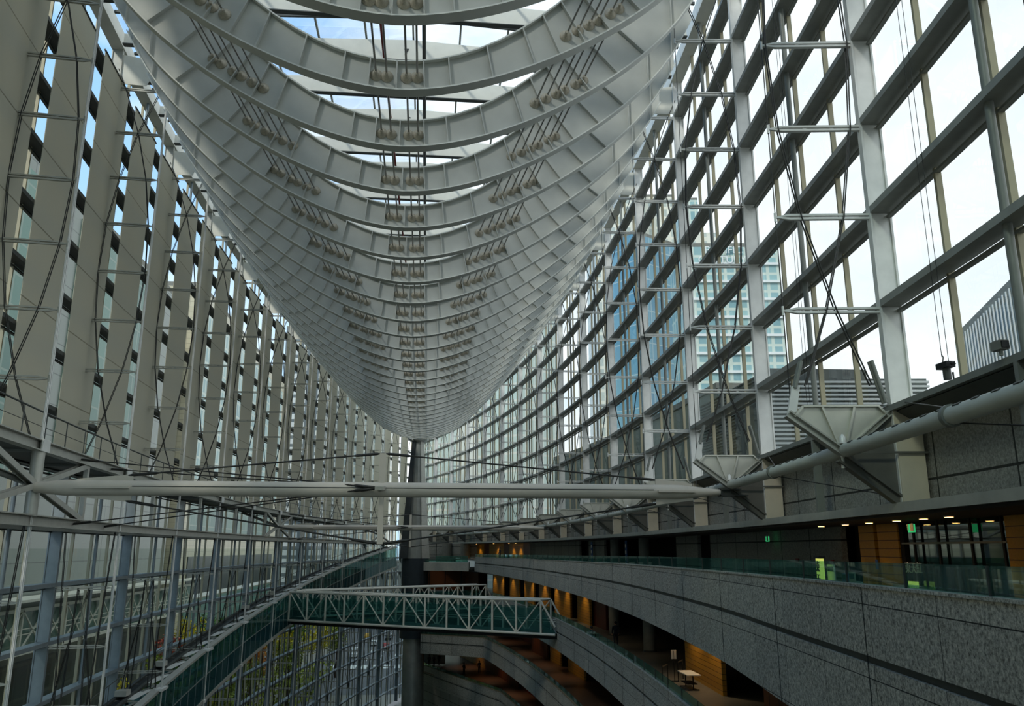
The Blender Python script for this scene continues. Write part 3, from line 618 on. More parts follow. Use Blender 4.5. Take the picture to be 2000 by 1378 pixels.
# dark wall lining the level edge to the column, slab link
o = thing('link_slab', W(1.8, 24, -1.24), 'silver metal-clad slab linking the tapered column to the top balcony', 'slab')
MB().plate([W(.4, 24.2, -1.0), W(2.95, 22.3, -1.0), W(3.2, 26, -1.0), W(.6, 28, -1.0)], 1.2, (0, 0, 1)).build('slab_body', 'silver_dull', o)
MB().plate([W(.5, 24.15, -.6), W(2.9, 22.35, -.6), W(2.9, 22.35, -.75), W(.5, 24.15, -.75)], .03, (.2, 1, 0)).build('glass_fence', 'rail_glass', o)
MB().plate([W(1.1, 23.7, -.40), W(2.9, 22.35, -.40), W(2.9, 22.35, -.75), W(1.1, 23.7, -.75)], .03, (.2, 1, 0)).build('glass_fence', 'rail_glass', o)
o = struct(MB().bar(W(.7, 31, -.1), W(4.2, 29.5, -.1), .3, 2.1).build('wall_far', 'granite_wall'))
for q in ((1.9, 30.2), (3.1, 29.7)):
    a = W(*q, -.62); ob = thing('round_column', a, 'round column behind the balcony end, %s the tapered column' % ('closer to' if q[0] < 2 else 'away from'), 'column'); MB().tube([a, W(*q, .35)], .8, 20).build('shaft', 'concrete', ob); MB().tube([a, a+Vector((0, 0, .1))], .86, 20).build('plinth', 'dark_steel', ob)
struct(MB().plate([W(.4, 26, -3.35), W(4.0, 22, -3.35), W(4, 30, -3.35), W(.4, 33, -3.35)], .1, (0, 0, 1)).build('ceiling_5', 'soffit'))
struct(MB().plate([W(.4, 27, -2.7), W(4.0, 20, -2.7), W(4, 30, -2.7), W(.4, 33, -2.7)], .1, (0, 0, 1)).build('floor_7', 'stone_floor'))
struct(MB().bar(W(.0, 34.5, -.2), W(2.6, 33.5, -.2), .3, 3.4).build('wall_tip', 'concrete'))
struct(MB().bar(W(.2, 32.5, -4), W(4.6, 30.5, -4), .3, 13.4).build('wall_end', 'wood_dark'))
struct(MB().bar(W(.25, 29.5, -6.36), W(1.9, 29.2, -6.36), .1, 3.5).build('wall_mural', 'concrete'))
# ================================================================== TAPERED COLUMN
cs = 17.5*D; cc = thing('tapered_column', W(0, cs, -ZE/M), 'tall tapered steel column carrying the far end of the hull truss', 'column')
prof = [(6.42, .30), (5.2, .38), (3.4, .50), (1.4, .62), (-.55, .76)]
def ring(h, w_, o=0, yq=1.): return [W(-.1+o+w_*x*1.05, cs+w_*y*yq, h) for x, y in ((-1, -.2), (-.55, -.75), (.05, -.95), (.5, -.8), (.95, -.2), (.95, .6), (0, 1), (-.95, .6))]
m = MB(); m.strip([ring(h, w_) for h, w_ in prof]).build('tapered_shaft', 'column_metal', cc)
m = MB(); rows = []
for h, w_ in prof: rows.append([W(-.1-w_*1.0, cs-w_*.35, h), W(-.1-w_*.62, cs-w_*.75, h), W(-.1-w_*.60, cs-w_*1.1-.02, h), W(-.1-w_*1.22, cs-w_*.55-.02, h)])
m.strip(rows).build('side_fin', 'column_dark', cc)
m = MB(); rows = []
for h, w_ in prof: rows.append([W(-.1+w_*.5, cs-w_*.8, h), W(-.1+w_*1.0, cs-w_*.2, h), W(-.1+w_*1.12, cs-w_*.35, h), W(-.1+w_*.52, cs-w_*1.0, h)])
m.strip(rows).build('front_fin', 'silver_dull', cc)
m = MB(); hh = -.56
while hh > -4.6: m.tube([W(-.08, cs, hh), W(-.08, cs, hh-.47)], .8*M, 32); hh -= .5
m.tube([W(-.08, cs, -.56), W(-.08, cs, -4.7)], .785*M, 32); m.build('ringed_drum', 'column_base', cc)
MB().tube([W(-.06, cs, -4.7), W(-.05, cs, -ZE/M)], .62*M, 28).build('lower_drum', 'column_metal', cc)
MB().tube([W(0, cs, 6.36), W(0, cs, 6.5)], [.34*M, .5*M], 20).build('cap_ring', 'silver', cc)
m = MB(); m.plate([W(-2.4, cs+.1, 8.3), W(0, cs-.2, 6.5), W(2.4, cs+.1, 8.3), W(2.4, cs+.1, 9.6), W(-2.4, cs+.1, 9.6)], .1, (0, 1, 0)).build('saddle_plate', 'hull', cc)
# ================================================================== GLAZED RAMP
def rh(s): return -2.62+.083*s
RS0, RS1 = -13.0, 33.2
rp = thing('glazed_ramp', wp(0, -1, .95, rh(0)-1.35), 'long glass-sided ramp climbing along the left glass wall to the tapered column', 'ramp')
def rstrip(o0, o1, d0, d1, name, m_, s0=RS0, s1=RS1, n=22):
    rows = [[wp(s, -1, o0, rh(s)+d0), wp(s, -1, o1, rh(s)+d0), wp(s, -1, o1, rh(s)+d1), wp(s, -1, o0, rh(s)+d1)] for s in seg(s0, s1, n)]
    return MB().strip(rows).build(name, m_, rp)
rstrip(.80, .97, -.06, .0, 'roof_edge_beam', 'silver_dull'); rstrip(.20, .28, -.05, .02, 'roof_edge_beam', 'dark_steel'); rstrip(.45, .53, -.05, .01, 'roof_rail', 'dark_steel'); rstrip(.3, .45, -.04, -.02, 'roof_strip', 'black')
rstrip(.78, .97, -1.40, -1.30, 'floor_edge_beam', 'silver_dull'); rstrip(.15, .9, -1.33, -1.28, 'ramp_floor', 'grey_steel'); rstrip(.945, .955, -1.30, -.06, 'glass_side', 'bridge_glass'); rstrip(.16, .17, -1.30, -.06, 'glass_side', 'bridge_glass')
rstrip(.935, .965, -.70, -.68, 'handrail', 'grey_steel')
rstrip(.93, .95, -1.28, -.72, 'lower_glass_band', 'ramp_panel')
k = 0; s = RS0
while s < RS1:
    a = rh(s); MB().bar(wp(s, -1, .95, a-.06), wp(s, -1, .25, a-.03), .09, .07).build('roof_crossbar', 'silver_dull', rp)
    if k % 2 == 0: MB().bar(wp(s, -1, .56, a-.01), wp(s+.9, -1, .70, rh(s+.9)-.02), .50, .03).build('roof_panel', 'silver', rp)
    else: MB().bar(wp(s, -1, .62, a-.01), wp(s+.5, -1, .75, rh(s+.5)-.02), .16, .05).build('roof_panel', 'grey_steel', rp)
    s += .709; k += 1
s = RS0
while s < RS1:
    MB().bar(wp(s, -1, .95, rh(s)-1.32), wp(s, -1, .95, rh(s)-.05), .06, .05, wn(s, -1)).build('side_post', 'silver_dull' if s > 8 else 'blue_steel', rp); s += .709
for i in range(-3, 8):
    s = sid(i); a = wp(s, -1, .97, rh(s)-.02); MB().bar(a-wd(s, -1)*.6, a+wd(s, -1)*.6, .42, .13).build('hanger_node', 'silver', rp)
    a = wp(s, -1, .97, rh(s)-1.35); MB().bar(a-wd(s, -1)*.3, a+wd(s, -1)*.3, .2, .2).build('hanger_node', 'silver', rp)
pts = [wp(s, -1, .28, rh(s)+.40) for s in seg(RS0, RS1, 30)]; MB().tube(pts, .025, 6).build('roof_handrail', 'handrail', rp)
for s in seg(RS0, RS1, 42): MB().tube([wp(s, -1, .28, rh(s)), wp(s, -1, .28, rh(s)+.40)], .018, 5).build('roof_rail_post', 'handrail', rp)
for s in (-5.7, -2.9, 6.1, 9.8, -8.6):
    a = wp(s, -1, .36, rh(s)+.03); o = MB().box(a-Vector((.3, .35, 0)), a+Vector((.3, .35, .28))).build('service_box', 'silver_dull', rp)
# ================================================================== FOOTBRIDGES
def bridge(A, B, hb_, ht_, wid, label, n=12):
    A = Vector((*A, 0)); B = Vector((*B, 0)); d = (B-A).normalized(); nrm = Vector((-d.y, d.x, 0))
    if nrm.y < 0: nrm = -nrm
    r = thing('footbridge', W(A.x, A.y, hb_), label, 'bridge', 'white truss footbridges')
    P = lambda q, h, side=0: W(*(A+(B-A)*q+nrm*side)[:2], h)
    e = .045
    for side in (0, wid):
        MB().tube([P(e, ht_, side), P(1, ht_, side)], .105, 10).build('top_chord', 'white_steel', r); MB().tube([P(0, hb_, side), P(1, hb_, side)], .11, 10).build('bottom_chord', 'white_steel', r)
        MB().tube([P(0, hb_+.25, side), P(e, ht_, side)], .09, 8).build('end_post', 'white_steel', r)
        for k in range(n+1):
            q = e+(1-e)*k/n; MB().tube([P(q, hb_-.03, side), P(q, ht_, side)], .095, 8).build('vertical', 'white_steel', r)
            if k < n:
                q2 = e+(1-e)*(k+1)/n; a, b = (P(q, hb_, side), P(q2, ht_, side)) if k % 2 == 1 else (P(q, ht_, side), P(q2, hb_, side))
                if k == 0: a, b = P(q, ht_, side), P(q2, hb_, side); a, b = P(q2, hb_, side), P(q, ht_, side)
                MB().tube([a, b], .06, 8).build('diagonal', 'white_steel', r)
        MB().plate([P(0, hb_+.05, side+.03), P(1, hb_+.05, side+.03), P(1, ht_-.25, side+.03), P(e, ht_-.25, side+.03)], .02, nrm).build('side_glass', 'bridge_glass', r)
        for h in (.42, .5): MB().tube([P(0, hb_+h, side+.05), P(1, hb_+h, side+.05)], .025, 6).build('handrail', 'white_steel', r)
    m = MB()
    for k in range(n):
        q = e+(1-e)*k/n; q2 = e+(1-e)*(k+1)/n; m.tube([P(q, ht_, 0), P(q2, ht_, wid)], .05, 6); m.tube([P(q, ht_, 0), P(q, ht_, wid)], .05, 6)
    m.build('top_bracing', 'white_steel', r)
    MB().plate([P(0, hb_, .05), P(1, hb_, .05), P(1, hb_, wid-.05), P(0, hb_, wid-.05)], .14, (0, 0, 1)).build('deck', 'dark_steel', r)
    MB().bar(P(0, hb_-.1, .2), P(1, hb_-.1, .2), .3, .3).build('under_beam', 'black', r)
    MB().plate([P(0, hb_+.06, .06), P(1, hb_+.06, .06), P(1, hb_+.15, .06), P(0, hb_+.15, .06)], .03, nrm).build('kick_panel', 'blue_steel', r)
bridge((4.96, 3.55), (-5.0, 10.4), -2.84, -1.74, .8, 'nearer white truss footbridge crossing from the ramp to the granite gallery')
bridge((3.95, 17.2), (-5.0, 11.6), -2.84, -1.76, .8, 'farther white truss footbridge crossing to the gallery beside the column')
# ================================================================== SHOPS, SIGNS, FURNITURE
def face(s, off, h): return wp(s, 1, off, h)
def onwall(name, s, off, h, wd_, ht, th, m_, label, cat, group=None, kids=()):
    a = face(s, off, h); q = wd(s, 1); n = wn(s, 1); o = MB().bar(a-q*wd_/2+Vector((0, 0, ht/2)), a+q*wd_/2+Vector((0, 0, ht/2)), th, ht).build(name, m_)
    tag(o, label, cat, group); return o, a, q, n
# illuminated yellow sign
o, a, q, n = onwall('light_box_sign', -16.72, .45, -.62, .32, 1.3, .1, 'sign_yellow', 'glowing yellow upright sign with dark characters behind the top balcony glass', 'sign')
MB().bar(a-q*.2+Vector((0, 0, 1.33)), a+q*.2+Vector((0, 0, 1.33)), .16, .06).build('sign_cap', 'black', o)
rz = math.atan2(-n.x, n.y)+PI
rotw = (Matrix.Rotation(math.atan2(n.y, n.x)+PI/2, 3, 'Z') @ Matrix.Rotation(PI/2, 3, 'X')).to_euler()
rot_front = (PI/2, 0, math.atan2(n.y, n.x)+PI/2)
text('character', '東', a+n*.07+Vector((0, 0, 1.08)), .30, rot_front, 'black', o); text('character', '天', a+n*.07+Vector((0, 0, .76)), .30, rot_front, 'black', o); text('character', '紅', a+n*.07+Vector((0, 0, .44)), .30, rot_front, 'black', o)
# characters on the shop window
a = face(-15.95, -.88, -.22); n = wn(-15.95, 1); rf = (PI/2, 0, math.atan2(n.y, n.x)+PI/2)
o = text('window_lettering', '東天紅', a, .34, rf, 'letter_white'); tag(o, 'white brush characters on the dark restaurant window', 'lettering')
o, a, q, n = onwall('lower_poster', -15.95, -.86, -.5, .6, .35, .02, 'sign_yellow', 'small yellow poster under the white window characters', 'poster')
MB().bar(a-q*.15+Vector((0, 0, .1))+n*.02, a+q*.15+Vector((0, 0, .1))+n*.02, .01, .05).build('print_line', 'wood_dark', o)
# green exit signs
for s, off, h, lb in ((-16.6, -.6, .17, 'green exit sign hanging before the restaurant window'), (-11.2, -.75, .12, 'green exit sign on the grey stone wall of the top balcony'), (-9.9, .3, -1.45, 'small green exit sign under the top balcony soffit above wood doors')):
    o, a, q, n = onwall('exit_sign', s, off, h, .32, .22, .06, 'sign_green', lb, 'sign'); MB().bar(a-q*.2+n*.04+Vector((0, 0, .13)), a-q*.02+n*.04+Vector((0, 0, .13)), .01, .2).build('pictogram', 'letter_white', o)
    MB().ball(a+q*.1+n*.05+Vector((0, 0, .19)), .03).bar(a+q*.1+n*.04+Vector((0, 0, .17)), a+q*.1+n*.04+Vector((0, 0, .05)), .01, .05, (1, 0, 0)).build('running_figure', 'letter_white', o)
# fire hose boxes
for s, lb in ((-12.2, 'red fire alarm plate on the grey stone wall left of the exit sign'), (-13.6, 'small red fire plate on the stone wall beside the wooden doors')):
    o, a, q, n = onwall('fire_plate', s, -.87, -.2, .28, .12, .03, 'red_paint', lb, 'plate'); MB().bar(a-q*.12+n*.02-Vector((0, 0, .2)), a-q*.12+n*.02-Vector((0, 0, .05)), .01, .06).bar(a+q*.12+n*.02-Vector((0, 0, .2)), a+q*.12+n*.02-Vector((0, 0, .05)), .01, .06).build('small_notice', 'red_paint', o)
# blue notice stands
for s, lb in ((1.0, 'blue and white notice panel before the dark recess of the top balcony'), (5.9, 'smaller blue notice panel farther along the top balcony')):
    o, a, q, n = onwall('notice_panel', s, -.8, -.55, .5, 2.0, .06, 'blue_panel', lb, 'notice')
    for k in range(3): MB().bar(a-q*.18+n*.04+Vector((0, 0, .6+.5*k)), a+q*.18+n*.04+Vector((0, 0, .6+.5*k)), .01, .26).build('paper', 'letter_white', o)
# hanging amber lamp, door plaque, vertical window frames
a = face(-17.25, -1.6, .30); o = thing('pendant_lamp', a, 'glowing amber pendant lamp inside the dark restaurant window', 'lamp'); MB().tube([a, a-Vector((0, 0, .15))], .015, 5).build('cord', 'black', o); MB().bar(a-Vector((0, 0, .15)), a-Vector((0, 0, .95)), .13, .13, w2=.2, h2=.2).build('lamp_shade', 'amber_glow', o)
o, a, q, n = onwall('door_plaque', -15.05, -.86, -.25, .16, .3, .02, 'blue_panel', 'small blue plaque beside the wooden restaurant doors', 'plaque')
fr = thing('shop_front', face(-16.7, -.9, -.62), 'black frame bars of the restaurant window front', 'shop front')
for s in (-17.75, -17.2, -16.55, -16.0): MB().bar(face(s, -.9, -.62), face(s, -.9, .31), .05, .07).build('frame_bar', 'black', fr)
MB().bar(face(-17.8, -.9, .06), face(-15.7, -.9, .06), .05, .05).build('frame_rail', 'grey_steel', fr)
# wine glasses / bottles row on a shelf: glazed display
a = face(-18.1, .1, -.62); o = thing('display_counter', a, 'low counter with rows of glassware at the right end of the top balcony', 'counter'); q = wd(-18.1, 1); n = wn(-18.1, 1)
MB().bar(a-q*1.0+Vector((0, 0, .3)), a+q*1.0+Vector((0, 0, .3)), .5, .6).build('counter_body', 'dark_steel', o)
for i in range(16):
    for j in range(2):
        c = a+q*(-.9+i*.12)+n*(-.12+.24*j)+Vector((0, 0, .6)); b_ = MB().tube([c, c+Vector((0, 0, .01)), c+Vector((0, 0, .08)), c+Vector((0, 0, .16))], [.03, .006, .008, .035], 8).build('wine_glass', 'rail_glass'); tag(b_, 'clear wine glass on the low counter, %s in the %s row' % (ORD[i], ('rear', 'front')[j]), 'glass', 'wine glasses on the low counter')
# poster board and lectern near the yellow sign
for s, off, w_, h_, m_, lb in ((-16.75, .35, .5, 1.15, 'letter_white', 'white framed poster stand right of the yellow sign'), (-17.0, .3, .42, .95, 'blue_panel', 'pale poster stand with a printed picture behind the balcony glass'), (-17.3, .35, .36, 1.0, 'silver_dull', 'plain grey panel stand behind the balcony glass'), (-17.6, .4, .3, .8, 'letter_white', 'slanted menu stand at the near end of the balcony')):
    a = face(s, off, -.62); q = wd(s, 1); n = wn(s, 1); o = thing('poster_stand', a, lb, 'stand'); MB().bar(a-q*w_/2+Vector((0, 0, .15+(h_-.15)/2)), a+q*w_/2+Vector((0, 0, .15+(h_-.15)/2)), .03, h_-.15).build('board', m_, o)
    MB().bar(a-q*w_*.4+n*.02+Vector((0, 0, .9*h_)), a+q*w_*.4+n*.02+Vector((0, 0, .9*h_)), .01, .12).build('print_band', 'cloth2', o)
    for e in (-1, 1): MB().bar(a+q*e*w_*.4-n*.15, a+q*e*w_*.4+n*.15, .03, .03).bar(a+q*e*w_*.4, a+q*e*w_*.4+Vector((0, 0, .2)), .03, .03).build('leg', 'black', o)
# gallery two: table, sign stand, barriers
def pg(x, y, h):  # ground point on a gallery floor for a photo pixel, used once to set furniture out
    f3 = Vector((FX, FY, 0)); r3 = Vector((FY, -FX, 0)); A = (x-1000)/1580; B = -(y-689)/1580
    d = r3*A+f3*(math.cos(PITCH)-B*math.sin(PITCH))+Vector((0, 0, math.sin(PITCH)+B*math.cos(PITCH))); k = h/d.z
    return W(CAM[0]+d.x*k, CAM[1]+d.y*k, h)
a = pg(1347, 1344, -2.68); o = thing('folding_table', a, 'white-topped folding table on the gallery below the top balcony', 'table')
MB().box(a+Vector((-.35, -.8, .70)), a+Vector((.35, .8, .74))).build('table_top', 'white_paint', o)
for ex in (-.6, .6): MB().bar(a+Vector((0, ex, .02)), a+Vector((0, ex, .7)), .05, .05).bar(a+Vector((-.3, ex, .03)), a+Vector((.3, ex, .03)), .05, .05).build('leg', 'black', o)
MB().box(a+Vector((-.25, -.5, .25)), a+Vector((.25, .6, .3))).build('lower_shelf', 'black', o)
a = pg(1318, 1330, -2.68); o = thing('sign_stand', a, 'tall sign stand with a white sheet beside the folding table', 'stand'); MB().tube([a, a+Vector((0, 0, 1.5))], .02, 6).bar(a-Vector((.2, 0, -.02)), a+Vector((.2, 0, .02)), .3, .03).build('pole', 'black', o); MB().box(a+Vector((-.14, -.015, 1.1)), a+Vector((.14, .015, 1.55))).build('sheet', 'white_paint', o)
for x, y, lb in ((1300, 1338, 'left black belt barrier beside the sign stand'), (1330, 1328, 'right black belt barrier behind the sign stand')):
    a = pg(x, y, -2.68); o = thing('belt_barrier', a, lb, 'barrier')
    for e in (-.45, .45): MB().tube([a+Vector((e*.6, e, 0)), a+Vector((e*.6, e, 1.0))], .025, 6).build('post', 'black', o)
    MB().bar(a+Vector((-.27, -.45, .95)), a+Vector((.27, .45, .95)), .02, .06).build('belt', 'dark_steel', o)
# downlights
dl = 0
DN = {}
def downlight(p, m_, lb, grp, energy=0, colr=(1, .72, .42), size=.12):
    DN[grp] = DN.get(grp, 0)+1; lb = lb+', %s from the near end' % ORD[DN[grp]-1]; o = thing('downlight', p, lb, 'downlight', grp); MB().tube([p, p-Vector((0, 0, .03))], size, 14).build('bezel', 'white_paint', o); MB().tube([p-Vector((0, 0, .03)), p-Vector((0, 0, .035))], size*.8, 14).build('lens', m_, o)
    if energy:
        l = bpy.data.lights.new('spot', 'SPOT'); l.energy = energy; l.color = colr; l.spot_size = 1.9; l.spot_blend = .6; l.shadow_soft_size = .1; lo = bpy.data.objects.new('downlight_lamp', l); col.objects.link(lo); lo.parent = o; lo.location = (0, 0, -.06)
G1 = 'downlights in the soffit over the top balcony'; L1 = 'warm downlight over the top balcony'
for s in (-17.7, -17.2, -16.6, -15.9, -15.2, -14.4): downlight(face(s, -.45, .30), 'lamp_warm', L1, G1, 25)
for s in (19.5, 21.0, 24.5, 28.6): downlight(face(s, -.6, .30), 'lamp_warm', L1, G1, 90)
G2 = 'downlights under the top balcony slab'; L2 = 'round downlight under the top balcony slab'
for k, s in enumerate([-10.6, -9.0, -7.6, -6.0, -3.4, -.9, 1.3, 3.6, 5.6, 8.6, 10.6, 12.8, 15.2, 17.2, 19.4, 21.6, 23.5]): downlight(face(s, -.12 if -9.5 < s < -7 or s > 5 else .2, -1.31), 'lamp_white', L2, G2, 95 if s > 5 else (110 if s in (-9.0, -7.6) else 20))
G3 = 'downlights under the third gallery slab'; L3 = 'warm downlight above the third gallery'
for s in (8.5, 12, 16, 21, 25): downlight(face(s, -.2, -3.34), 'lamp_warm', L3, G3, 60, (1, .66, .42))
G4 = 'downlights above the lowest visible gallery'; L4 = 'warm downlight above the lowest gallery'
for s in (6, 12, 18, 23, 28): downlight(face(s, 0, -5.6), 'lamp_warm', L4, G4, 80, (1, .64, .4))
# ================================================================== PEOPLE
def person(p, yaw, label, top='cloth0', legs='cloth4', pose='stand', hgt=1.7, group=None):
    r = thing('person', p, label, 'person', group); k = hgt/1.7; c, s_ = math.cos(yaw), math.sin(yaw)
    def V(x, y, z): return p+Vector((x*c-y*s_, x*s_+y*c, z))*k
    sw = .14 if pose == 'walk' else .02; m = MB()
    hip = .92; drop = 0
    if pose == 'sit': drop = -.45
    leg = MB(); up = MB()
    for e in (-1, 1):
        if pose == 'sit': pts = [V(e*.1, 0, hip+drop), V(e*.11, .42, hip+drop), V(e*.11, .40, .08), V(e*.11, .52, .03)]
        else: pts = [V(e*.09, 0, hip), V(e*.1, e*sw*.6+.02, .5), V(e*.1, e*sw, .09), V(e*.1, e*sw+.14, .03)]
        leg.tube(pts, [.095, .065, .045, .04], 10)
        arm = [V(e*.19, 0, 1.40+drop), V(e*.25, -.02, 1.12+drop), V(e*.24, .12, .92+drop) if pose != 'rail' else V(e*.2, .26, 1.08)]
        up.tube(arm, [.06, .048, .035], 8)
        d_ = (arm[2]-arm[1]).normalized(); h0 = arm[2]
        m.ball(h0+d_*.03, .04, 8, 6, (1, 1, 1.25))
        for f in range(4): m.tube([h0+d_*.05+V(0, 0, 0)-p+V((f-1.5)*.018, 0, 0)-V(0, 0, 0), h0+d_*(.11-.008*abs(f-1.5))+V((f-1.5)*.02, .01, 0)-V(0, 0, 0)], [.010, .008], 5) if False else m.tube([h0+d_*.04+(V((f-1.5)*.018, 0, 0)-V(0, 0, 0)), h0+d_*(.115-.008*abs(f-1.5))+(V((f-1.5)*.02, .012, 0)-V(0, 0, 0))], [.011, .008], 5)
        m.tube([h0+(V(-e*.02, 0, 0)-V(0, 0, 0)), h0+d_*.05+(V(-e*.05, .02, 0)-V(0, 0, 0))], [.012, .009], 5)
    rows = []
    for z, a, b in ((hip-.04, .155, .115), (1.05, .14, .10), (1.25, .175, .115), (1.40, .19, .10), (1.46, .10, .07), (1.49, .06, .06)):
        rows.append([V(a*math.cos(2*PI*i/12), b*math.sin(2*PI*i/12), z+drop) for i in range(12)])
    up.strip(rows, True); m.tube([V(0, 0, 1.45+drop), V(0, .01, 1.56+drop)], .052, 10)
    hc = V(0, .02, 1.62+drop); m.ball(hc, .105, 12, 10, (.82, .95, 1.12)); m.ball(V(0, .125, 1.61+drop), .018, 6, 5); m.ball(V(.09, .02, 1.61+drop), .02, 6, 5); m.ball(V(-.09, .02, 1.61+drop), .02, 6, 5)
    for e in (-1, 1): m.ball(V(e*.035, .108, 1.635+drop), .011, 6, 5)
    m.tube([V(-.025, .112, 1.565+drop), V(.025, .112, 1.565+drop)], .006, 5)
    bd = m.build('body', 'skin', r); leg.build('trousers', legs, r); up.build('jacket', top, r)
    MB().ball(V(0, -.005, 1.655+drop), .112, 12, 9, (.9, 1.0, 1.02)).build('hair', 'hair', bd)
def rampfloor(s, off=.6): return wp(s, -1, off, rh(s)-1.28)
person(rampfloor(-2.6), 1.4, 'person in a light shirt walking inside the ramp near the bottom edge', 'cloth1', 'cloth4', 'walk')
person(rampfloor(-3.9, .75), 1.4, 'person in dark clothes on the ramp, lowest one seen', 'cloth0', 'cloth4', 'walk')
person(rampfloor(9.6, .8), 0, 'person in a brownish jacket where the footbridge meets the ramp', 'cloth3', 'cloth4', 'walk')
person(rampfloor(9.9, .5), 0, 'person in dark clothes standing behind at the footbridge start', 'cloth0', 'cloth4')
person(rampfloor(30.2, .7), -1.6, 'dark dressed person high on the ramp near the tapered column', 'cloth0', 'cloth4', 'walk')
for i, (x, y, t_, lb) in enumerate(((838, 1301, 'cloth0', 'leftmost dark dressed person of the group by the mural wall'), (847, 1301, 'cloth4', 'middle person of the dark group by the mural wall'), (857, 1299, 'cloth0', 'person at the right of the dark group by the mural wall'), (906, 1318, 'cloth4', 'dark figure standing at the lower gallery railing'), (936, 1314, 'cloth0', 'dark figure deeper inside the lower gallery'))):
    person(pg(x, y, -7.104), random.uniform(-1, 1), lb, t_, 'cloth4', 'stand')
person(W(wt(-.9, 1, .75), -.9, -2.68), 0, 'person in a reddish top seated at the gallery edge right of the footbridge', 'cloth3', 'cloth4', 'sit')
person(W(wt(-1.6, 1, .2), -1.6, -2.68), 0, 'person in dark clothes with light collar standing at the gallery edge', 'cloth0', 'cloth4')
person(W(wt(17.5, 1, .7), 17.5, -.62), 1.9, 'dark dressed person behind the glass of the top balcony', 'cloth0', 'cloth4')
# ================================================================== OUTSIDE
gz = -ZE/M
g = struct(MB().box((-700, -400, -.4), (700, 1200, -.02)).build('ground', 'pavement'))
struct(MB().box((-24, 90, -.02), (26, 900, .02)).build('street', 'asphalt'))
struct(MB().box((-15.7, -105, 0), (17, 104, .03)).build('floor_hall', 'stone_floor'))
m = MB()
for k in range(9): m.box((-21+k*2.6, 139, .02), (-19.6+k*2.6, 145, .035))
struct(m.build('crosswalk', 'letter_white'))
for k in range(-2, 4):
    m = MB(); y = 152
    while y < 420: m.box((-6+k*3.4-.09, y, .02), (-6+k*3.4+.09, y+5, .035)); y += 9
    struct(m.build('lane_line', 'letter_white'))
def building(name, x0, x1, yt, dist, depth, m_, label, kids=None, skew=0, yb=None):
    A = at(x0, yt, dist); B = at(x1, yt, dist+skew); d = Vector((B.x-A.x, B.y-A.y, 0)).normalized(); f = Vector((-d.y, d.x, 0)); h = (A.z+B.z)/2
    P = [Vector((A.x, A.y, 0)), Vector((B.x, B.y, 0)), Vector((B.x, B.y, 0))+f*depth, Vector((A.x, A.y, 0))+f*depth]
    z0 = 0 if yb is None else at(x0, yb, dist).z
    r = thing(name, Vector((A.x, A.y, z0)), label, 'building'); L_ = (P[1]-P[0]).length
    MB().strip([[p+Vector((0, 0, z0)) for p in P], [p+Vector((0, 0, h)) for p in P]]).build('facade', m_, r)
    MB().strip([[p+Vector((0, 0, h)) for p in P], [p+Vector((0, 0, h+.8)) for p in P]]).build('roof_parapet', 'concrete', r)
    return r, P, d, f, h, L_, z0
UXd = (FY+.3, -FX+.9, 0)
def bm(name, c1, c2, mo, bw, bh, ms_, **k): brickmat(name, c1, c2, mo, bw, bh, ms_, ux=(.95, .75, 0), rough=.35, spec=.5, **k)
bm('fac_pcp', (150, 186, 184), (120, 160, 166), (196, 208, 196), 1.8, 3.6, .28)
bm('fac_blue', (112, 160, 178), (84, 138, 166), (164, 186, 192), 2.2, 3.8, .14)
bm('fac_pale', (190, 198, 188), (176, 186, 180), (226, 224, 208), 2.0, 3.4, .5)
bm('fac_green', (206, 222, 212), (214, 226, 216), (236, 236, 224), 1.6, 3.5, .22)
bm('fac_fin', (52, 96, 112), (48, 80, 84), (80, 92, 86), 6, 3.4, .35)
bm('fac_dark', (58, 78, 74), (70, 92, 86), (84, 98, 92), 2.4, 3.8, .12)
bm('fac_grey', (126, 134, 126), (118, 126, 118), (84, 90, 86), 9, 4.2, .08)
bm('fac_beige', (196, 188, 160), (188, 180, 152), (150, 145, 126), 2.2, 1.2, .04)
bm('fac_teal', (70, 110, 100), (90, 130, 116), (120, 140, 128), 3.2, 4, .14)
bm('fac_base', (34, 44, 42), (44, 54, 50), (70, 74, 66), 6, 4.2, .2)
bm('fac_white', (200, 204, 200), (190, 194, 192), (96, 104, 106), 3, 3.4, .7)
r, P, d, f, h, L_, z0 = building('office_tower', 1330, 1519, 482, 150, 12, 'fac_pcp', 'green glass office tower with rooftop lettering beyond the right glass wall')
for k in range(1, 26):
    zz = h-3.6*k
    if zz < 40: break
    MB().bar(P[0]-f*.2+Vector((0, 0, zz)), P[1]-f*.2+Vector((0, 0, zz)), .5, .5).build('floor_ledge', 'fac_white' if False else 'letter_white', r)
MB().strip([[p+Vector((0, 0, h+.8)) for p in (P[0]+d*2+f*5, P[0]+d*9+f*5, P[0]+d*9+f*14, P[0]+d*2+f*14)], [p+Vector((0, 0, h+5)) for p in (P[0]+d*2+f*5, P[0]+d*9+f*5, P[0]+d*9+f*14, P[0]+d*2+f*14)]]).build('roof_plant', 'fac_pale', r)
ang = math.atan2(d.y, d.x)
for body, dz, off in (('PACIFIC', -.9, .52), ('CENTURY', -2.9, .50)):
    text('rooftop_lettering', body, P[0]+d*L_*(off-.09)-f*.5+Vector((0, 0, h+dz)), 2.1, (PI/2, 0, ang), 'letter_white', r, .1)
building('blue_tower', 1240, 1330, 470, 175, 10, 'fac_blue', 'bright blue glass tower left of the lettered office tower', skew=10)
building('pale_tower', 1160, 1248, 330, 230, 30, 'fac_pale', 'tall pale gridded tower left of the blue tower')
building('pale_tower', 1245, 1316, 384, 240, 30, 'fac_pale', 'pale gridded tower behind the blue tower')
